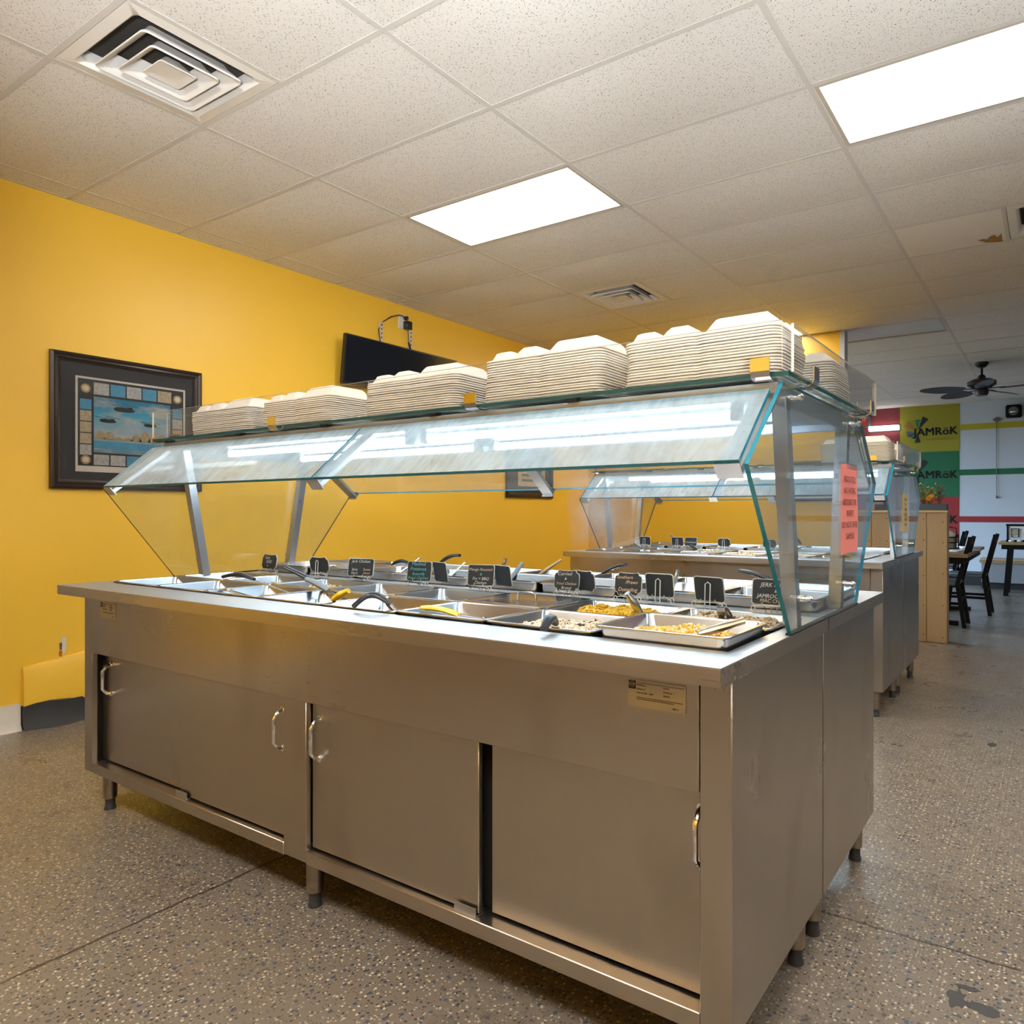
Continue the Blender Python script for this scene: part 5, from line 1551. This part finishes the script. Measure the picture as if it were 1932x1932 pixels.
MB().tube([(XL + 0.03, 2.56, 2.766), (XL + 0.03, 2.565, 2.70), (XL + 0.03, 2.57, 2.65)], 0.0035, 6).build('lead', 'black_plastic', ad)
MB().tube([(XL + 0.03, 2.57, 2.655), (XL + 0.035, 2.575, 2.62), (XL + 0.05, 2.585, 2.56)], 0.009, 8).build('connector', 'black_plastic', ad)

# ================================================================== PARTITION AND DINING ROOM
part = thing('plank_partition', 'chest-high partition of upright pale wood planks beyond the far buffet', 'partition', (3.23, 5.42, 0))
PX1 = 3.703
pw = 0.158
k = 0
x = PX1
rp = random.Random(3)
while x > 2.82:
    o = MB().cbox(max(2.81, x - pw + 0.003), x, 5.380 + rp.uniform(0, 0.002), 5.398, 0.004, 1.178, 0.002).build('plank', 'plank_wood', part)
    for zz in (0.05, 0.35, 0.62, 0.90, 1.12):
        MB().lathe([(0.006, 0), (0.006, -0.001)], 8, (x - 0.022, 5.380, zz + rp.uniform(-.03, .03)), 0, 1).build('screw', 'label_line', o)
    x -= pw
MB().box(2.81, PX1, 5.398, 5.52, 0.0, 1.178).build('core', 'plank_wood', part)
MB().cbox(PX1, PX1 + 0.012, 5.376, 5.53, 0.0, 1.180, 0.002).build('end_board', 'plank_wood', part)
MB().cbox(2.805, PX1 + 0.020, 5.365, 5.545, 1.180, 1.202, 0.003).build('cap', 'cap_wood', part)
pl_ = thing('planter', 'low dark blue planter trough on top of the plank partition', 'planter', (3.35, 5.45, 1.202))
MB().box(3.10, 3.71, 5.385, 5.391, 1.202, 1.258).box(3.10, 3.71, 5.519, 5.525, 1.202, 1.258).box(3.704, 3.71, 5.391, 5.519, 1.202, 1.258).box(3.10, 3.106, 5.391, 5.519, 1.202, 1.258).box(3.10, 3.71, 5.385, 5.525, 1.200, 1.206).build('trough', 'planter_blue', pl_)
MB().box(3.106, 3.704, 5.391, 5.519, 1.206, 1.240).build('soil', 'leaf_brown', pl_)
def leafy(x, y, z, h, n, seed, label, mat='leaf_green', flower=False):
    rnd = random.Random(seed)
    t = thing('dried_plant', label, 'plant', (x, y, z), 'dried plants in the planter')
    st = MB(); lf = MB()
    for k in range(n):
        a = rnd.uniform(0, 6.28); r = rnd.uniform(0.0, 0.035)
        tip = Vector((x + math.cos(a) * r * 1.4, y + math.sin(a) * r, z + h * rnd.uniform(0.55, 1.0)))
        b0 = Vector((x + rnd.uniform(-.01, .01), y + rnd.uniform(-.01, .01), z))
        st.tube([b0, (b0 + tip) / 2 + Vector((rnd.uniform(-.01, .01), 0, 0)), tip], 0.0022, 4)
        for q in range(5):
            p = b0.lerp(tip, 0.35 + 0.65 * q / 4)
            an = rnd.uniform(0, 6.28); L = rnd.uniform(0.026, 0.046)
            d = Vector((math.cos(an), math.sin(an), rnd.uniform(0.0, 0.8))).normalized()
            s = d.orthogonal().normalized() * L * 0.22
            lf._add([p, p + d * L * 0.5 + s, p + d * L, p + d * L * 0.5 - s], [(0, 1, 2, 3)])
    st.build('stems', 'leaf_brown', t)
    tag(lf.build('leaves', mat, t, recalc=False), kind='stuff')
    if flower:
        for k in range(4):
            fl = MB()
            c = Vector((x + rnd.uniform(-.03, .03), y - 0.01, z + rnd.uniform(.05, .10)))
            for q in range(7):
                an = q / 7 * 6.28
                fl.ball(c + Vector((math.cos(an) * 0.012, -0.004, math.sin(an) * 0.012)), 0.009, 0, 6, 4)
            fl.build('flower', 'flower_orange', t)
leafy(3.520, 5.42, 1.235, 0.21, 14, 1, 'tall dry green sprig at the left of the planter')
leafy(3.575, 5.42, 1.235, 0.17, 14, 2, 'plant with orange flowers in the middle of the planter', flower=True)
leafy(3.645, 5.42, 1.235, 0.22, 7, 5, 'dry brown seed stalk at the right of the planter', 'leaf_brown')
# wooden box and till on the partition seen between the two guards
bx = thing('wooden_box', 'small grey wooden box on the partition left of the far guard', 'box', (3.12, 5.45, 1.202))
MB().cbox(3.02, 3.175, 5.40, 5.52, 1.203, 1.285, 0.004).build('body', 'shelf_box', bx)
MB().cbox(3.014, 3.181, 5.395, 5.525, 1.285, 1.296, 0.002).build('lid', 'chair_black', bx)

# ---- far wall: painted banner blocks, stripes, logos
yw = YB
def on_far(nm, a, b, c, d, mat, lev=0.004, parent=wf): return MB().box(a, b, yw - lev, yw - lev + 0.004, c, d).build(nm, mat, parent)
on_far('painted_block_yellow', 2.329, 3.237, 2.190, ZC, 'banner_yellow')
on_far('painted_block_green', 2.329, 3.230, 1.437, 2.190, 'banner_green')
on_far('painted_block_red', 2.329, 3.225, 0.68, 1.437, 'banner_red')
on_far('painted_block_maroon', -3.1, 2.329, 0.0, ZC, 'maroon_paint')
on_far('painted_stripe_yellow', 3.237, XR, 2.520, 2.615, 'stripe_yellow')
on_far('painted_stripe_green', 3.230, XR, 1.784, 1.879, 'banner_green')
on_far('painted_stripe_red', 3.225, XR, 1.021, 1.117, 'banner_red')
def logo(z, full=True):
    g = thing('wall_logo', 'painted jamrok lettering on the %s block of the far wall' % {2.52: 'yellow', 1.80: 'green', 1.06: 'red'}[z], 'lettering', (2.8, yw, z))
    yy = yw - 0.0055
    for dx in (-0.006, 0.0, 0.006):
        text('JAMRöK', 0.185, 'logo_black', g, (2.875 + dx, yy - 0.002 - abs(dx) * 0.02, z), (1, 0, 0), (0, 0, 1), depth=0.001, spacing=1.02)
    if z > 2:
        text('CARIBBEAN BUFFET', 0.055, 'logo_tan', g, (2.93, yy, z - 0.125), (1, 0, 0), (0, 0, 1), depth=0.001)
    cx, cz = 2.600, z + 0.020
    segs = [(2.15, 2.75, 0.23, 'logo_tan'), (3.05, 3.75, 0.17, 'logo_grey'), (3.6, 4.2, 0.14, 'logo_green'), (1.35, 1.75, 0.20, 'logo_green'), (0.85, 1.25, 0.26, 'logo_black'), (4.5, 5.0, 0.19, 'logo_black')]
    for a0, a1, r, m in segs:
        pts = [(cx + 0.02 * math.cos((a0 + a1) / 2), cz + 0.02 * math.sin((a0 + a1) / 2))] + [(cx + r * math.cos(a0 + (a1 - a0) * k / 6), cz + r * math.sin(a0 + (a1 - a0) * k / 6)) for k in range(7)]
        MB().prism(pts, 1, yy - 0.001, yy + 0.0005).build('burst', m if z > 2 else ('stripe_yellow' if m != 'logo_black' else m), g)
for z in (2.52, 1.80, 1.06): logo(z)
# exit sign, strip light, bracket
ex = thing('exit_sign', 'small red exit sign at the far end of the dining room', 'exit sign', (1.73, yw - 0.03, 2.70))
MB().cbox(1.50, 1.86, yw - 0.045, yw - 0.006, 2.66, 2.90, 0.004).build('case', 'exit_grey', ex)
MB().box(1.64, 1.80, yw - 0.047, yw - 0.044, 2.70, 2.86).build('panel', 'exit_red', ex)
text('EXIT', 0.07, 'cream_paper', ex, (1.715, yw - 0.048, 2.78), (1, 0, 0), (0, 0, 1))
sl = thing('strip_light', 'lit strip light on the far maroon wall', 'wall light', (2.08, yw - 0.05, 2.60))
emit('strip_glow', (1.0, 0.95, 0.88), 3.0)
MB().cbox(1.84, 2.32, yw - 0.09, yw - 0.02, 2.585, 2.665, 0.008).build('tube_cover', 'strip_glow', sl)
MB().cbox(1.82, 2.34, yw - 0.02, yw - 0.0045, 2.57, 2.68, 0.003).build('backplate', 'exit_grey', sl)
# speaker and pull-cord box
sp = thing('wall_speaker', 'small black speaker high on the far wall', 'speaker', (4.0, yw - 0.06, 2.67))
MB().cbox(3.885, 4.105, yw - 0.14, yw - 0.02, 2.665, 2.865, 0.02).build('case', 'chair_black', sp)
MB().lathe([(0.07, 0.0), (0.065, -0.006)], 20, (3.995, yw - 0.14, 2.765), 0, 1).build('cone', 'exit_grey', sp)
MB().ball((3.995, yw - 0.152, 2.75), 0.028, 0, 10, 6, (1.6, 0.4, 0.6)).build('badge', 'chrome', sp)
MB().box(3.96, 4.03, yw - 0.03, yw, 2.70, 2.80).build('bracket', 'chair_black', sp)
pc = thing('pull_cord', 'small dark diamond-shaped box with a long cord hanging on the far wall', 'pull cord', (3.76, yw, 2.62))
MB().prism([(3.70, 2.66), (3.76, 2.70), (3.82, 2.66), (3.76, 2.62)], 1, yw - 0.03, yw - 0.002).build('box', 'exit_grey', pc)
MB().tube([(3.757, yw - 0.02, 2.64), (3.755, yw - 0.02, 2.0), (3.757, yw - 0.02, 1.45)], 0.005, 5).build('cord', 'exit_grey', pc)
MB().lathe([(0.006, 1.45), (0.016, 1.42), (0.014, 1.405)], 8, (3.757, yw - 0.02, 0)).build('toggle', 'exit_grey', pc)

# ---- ceiling fan
fx, fy = 3.80, 7.97
fan = thing('ceiling_fan', 'black ceiling fan with woven blades in the dining room', 'ceiling fan', (fx, fy, ZC))
MB().lathe([(0.045, ZC + 0.004), (0.075, ZC), (0.072, ZC - 0.03), (0.04, ZC - 0.06)], 20, (fx, fy, 0)).build('canopy', 'fan_black', fan)
MB().tube([(fx, fy, ZC - 0.05), (fx, fy, ZC - 0.19)], 0.014, 10).build('downrod', 'fan_black', fan)
MB().lathe([(0.03, ZC - 0.15), (0.05, ZC - 0.19), (0.10, ZC - 0.20), (0.155, ZC - 0.225), (0.155, ZC - 0.27), (0.11, ZC - 0.30), (0.07, ZC - 0.32), (0.075, ZC - 0.36), (0.06, ZC - 0.395)], 24, (fx, fy, 0)).build('motor', 'fan_black', fan)
for k in range(5):
    a = math.radians(-10 + 72 * k)
    d = Vector((math.cos(a), math.sin(a), 0)); s = Vector((-math.sin(a), math.cos(a), 0))
    b = MB(); zz = ZC - 0.325
    vs0 = []; N = 12
    for i in range(N + 1):
        u = i / N
        r = 0.20 + 0.50 * u
        w = 0.10 * (math.sin(math.pi * (0.12 + 0.86 * u)) ** 0.55)
        for q in (-1, 1):
            p = Vector((fx, fy, zz)) + d * r + s * q * w + Vector((0, 0, q * w * 0.22))
            vs0.append(p)
    n0 = len(vs0)
    vs = vs0 + [p + Vector((0, 0, 0.006)) for p in vs0]
    fs = [(2 * i, 2 * i + 1, 2 * i + 3, 2 * i + 2) for i in range(N)] + [(n0 + 2 * i, n0 + 2 * i + 2, n0 + 2 * i + 3, n0 + 2 * i + 1) for i in range(N)]
    fs += [(2 * i, 2 * i + 2, n0 + 2 * i + 2, n0 + 2 * i) for i in range(N)] + [(2 * i + 1, n0 + 2 * i + 1, n0 + 2 * i + 3, 2 * i + 3) for i in range(N)] + [(0, n0, n0 + 1, 1), (2 * N, 2 * N + 1, n0 + 2 * N + 1, n0 + 2 * N)]
    b._add(vs, fs)
    o = b.build('blade', 'fan_black', fan)
    MB().bar(Vector((fx, fy, zz + 0.01)) + d * 0.09, Vector((fx, fy, zz + 0.008)) + d * 0.26, 0.035, 0.008).build('blade_iron', 'fan_black', o)

# ---- tables and chairs
def dining_table(x0, x1, y0, y1, label, legs='post'):
    t = thing('dining_table', label, 'table', ((x0 + x1) / 2, (y0 + y1) / 2, 0), 'dining tables')
    MB().cbox(x0, x1, y0, y1, 0.725, 0.760, 0.004).build('table_top', 'table_wood', t)
    MB().box(x0 + 0.04, x1 - 0.04, y0 + 0.04, y1 - 0.04, 0.66, 0.725).build('apron', 'chair_black', t)
    if legs == 'post':
        ym = (y0 + y1) / 2
        for y in (y0 + 0.35, y1 - 0.35):
            xc = (x0 + x1) / 2
            MB().tube([(xc, y, 0.03), (xc, y, 0.66)], 0.04, 10).build('leg', 'chair_black', t)
            MB().box(xc - 0.28, xc + 0.28, y - 0.04, y + 0.04, 0.0, 0.04).box(xc - 0.04, xc + 0.04, y - 0.28, y + 0.28, 0.0, 0.04).build('base', 'chair_black', t)
    else:
        for x in (x0 + 0.14, x1 - 0.14):
            for y in (y0 + 0.08, y1 - 0.08):
                MB().bar((x - 0.05, y, 0.0), (x, y, 0.66), 0.06, 0.06, (0, 1, 0)).build('leg', 'chair_black', t)
    return t
dining_table(3.00, 3.80, 6.30, 8.35, 'wood-topped dining table just beyond the partition')
dining_table(3.86, 5.20, 9.90, 10.60, 'second wood-topped table near the far wall at the right edge', 'four')
def chair(x, y, label):
    """cross-back chair; the back stands at +X, the sitter faces -X"""
    t = thing('dining_chair', label, 'chair', (x, y, 0), 'black dining chairs')
    sw = 0.20
    sx0, sx1 = x - 0.42, x - 0.02
    MB().cbox(sx0, sx1, y - 0.21, y + 0.21, 0.43, 0.475, 0.012).build('seat', 'seat_grey', t)
    for s in (-1, 1):
        MB().bar((x + 0.03, y + s * sw, 0.0), (x - 0.035, y + s * sw, 0.45), 0.038, 0.045, (0, 1, 0)).bar((x - 0.035, y + s * sw, 0.44), (x + 0.085, y + s * sw * 0.96, 0.93), 0.038, 0.045, (0, 1, 0)).build('back_leg', 'chair_black', t)
        MB().bar((sx0 - 0.02, y + s * sw, 0.0), (sx0 + 0.03, y + s * sw, 0.44), 0.036, 0.036, (0, 1, 0)).build('front_leg', 'chair_black', t)
        MB().bar((sx0, y + s * sw, 0.20), (x + 0.0, y + s * sw, 0.20), 0.02, 0.03).build('stretcher', 'chair_black', t)
        MB().bar((x - 0.02, y - s * sw, 0.50), (x + 0.065, y + s * sw, 0.86), 0.02, 0.035, (1, 0, 0)).build('cross_slat', 'chair_black', t)
    MB().bar((x + 0.072, y - sw, 0.885), (x + 0.072, y + sw, 0.885), 0.025, 0.075, (0, 0, 1)).build('top_rail', 'chair_black', t)
    MB().bar((x, y - sw, 0.28), (x, y + sw, 0.28), 0.02, 0.03).build('stretcher', 'chair_black', t)
    return t
chair(3.725, 6.655, 'black cross-back chair nearest the plank partition')
chair(3.88, 7.78, 'black cross-back chair farther along the dining table, leaning back')
chair(3.45, 9.05, 'black chair half hidden behind the dining table')
# bench along the far wall
bn = thing('wall_bench', 'long grey bench against the far wall under the red stripe', 'bench', (5.4, yw - 0.3, 0))
MB().cbox(3.55, XR - 0.05, yw - 0.52, yw - 0.022, 0.40, 0.46, 0.01).build('seat', 'table_wood', bn)
MB().box(3.58, XR - 0.08, yw - 0.48, yw - 0.022, 0.10, 0.40).build('front', 'bench_grey', bn)
MB().box(3.58, XR - 0.08, yw - 0.44, yw - 0.022, 0.0, 0.10).build('plinth', 'base_black', bn)
# things on the tables
cd = thing('condiment_caddy', 'black wire caddy filled with packets on the nearer dining table', 'caddy', (3.45, 7.35, 0.76))
b = MB()
for z in (0.768, 0.84, 0.90):
    b.tube([(3.36, 7.24, z), (3.60, 7.24, z), (3.60, 7.46, z), (3.36, 7.46, z)], 0.006, 5, closed=True)
for x, y in ((3.36, 7.24), (3.60, 7.24), (3.60, 7.46), (3.36, 7.46)):
    b.tube([(x, y, 0.762), (x, y, 0.93)], 0.007, 5)
b.tube([(3.36, 7.35, 0.9), (3.37, 7.35, 1.0), (3.48, 7.35, 1.02), (3.59, 7.35, 1.0), (3.60, 7.35, 0.9)], 0.006, 5)
b.build('wire_frame', 'chair_black', cd)
MB().box(3.365, 3.595, 7.245, 7.455, 0.762, 0.770).build('tray', 'chair_black', cd)
MB().cbox(3.38, 3.58, 7.26, 7.44, 0.771, 0.90, 0.01).build('packet_box', 'shelf_box', cd)
MB().ball((3.49, 7.34, 0.925), 0.09, 0, 12, 7, (1.1, 0.9, 0.6)).build('napkin_heap', 'paper_white', cd)
MB().ball((3.46, 7.25, 0.91), 0.03, 0, 8, 5, (1.4, 0.6, 0.6)).build('lemon_packet', 'stripe_yellow', cd)
mr = thing('menu_rack', 'small black table frame holding a printed card on the far table', 'menu holder', (4.05, 10.1, 0.76))
b = MB()
b.bar((3.97, 10.1, 0.775), (3.97, 10.1, 1.0), 0.025, 0.03, (0, 1, 0)).bar((4.19, 10.1, 0.775), (4.19, 10.1, 1.0), 0.025, 0.03, (0, 1, 0)).bar((3.95, 10.1, 1.0), (4.21, 10.1, 1.0), 0.025, 0.03).bar((3.95, 10.1, 0.775), (4.21, 10.1, 0.775), 0.03, 0.03)
b.build('frame', 'chair_black', mr)
MB().box(3.985, 4.175, 10.095, 10.105, 0.79, 0.985).build('card', 'paper_white', mr)
MB().lathe([(0.045, 0.0), (0.04, -0.01)], 18, (4.06, 10.094, 0.90), 0, 1).build('emblem', 'cup_tan', mr)
MB().tube([(4.02, 10.088, 0.83), (4.015, 10.088, 0.95), (4.105, 10.088, 0.95), (4.10, 10.088, 0.83)], 0.006, 5, closed=True).build('emblem_outline', 'chair_black', mr)
rn = random.Random(9)
for k, (x, y) in enumerate(((3.66, 7.05), (3.74, 7.25), (3.60, 6.85), (3.70, 7.65), (3.62, 7.9))):
    o = tag(MB().cbox(-0.10, 0.10, -0.035, 0.035, 0.0, 0.012, 0.004).build('napkin_roll', 'paper_white'), 'rolled white napkin set on the wood dining table beyond the partition', 'napkin', 'napkin rolls on the dining table')
    o.location = (x, y, 0.7605); o.rotation_euler = (0, 0, rn.uniform(-0.9, 0.9))
for k, x in enumerate((4.02, 4.12, 4.26, 4.40)):
    o = tag(MB().ball((0, 0, 0.018), 0.028, 0, 8, 5, (1.4, 1, 0.64)).build('creamer_cup', 'paper_white'), 'small white packet lying before the menu frame on the far table', 'packet', 'white packets on the far table')
    o.location = (x, 10.0, 0.7605)

# lettering becomes plain mesh
dg = bpy.context.evaluated_depsgraph_get()
for o in [o for o in COL.objects if o.type == 'FONT']:
    me = bpy.data.meshes.new_from_object(o.evaluated_get(dg))
    n = bpy.data.objects.new('lettering', me)
    COL.objects.link(n)
    n.parent = o.parent
    n.matrix_local = o.matrix_local.copy()
    bpy.data.objects.remove(o)
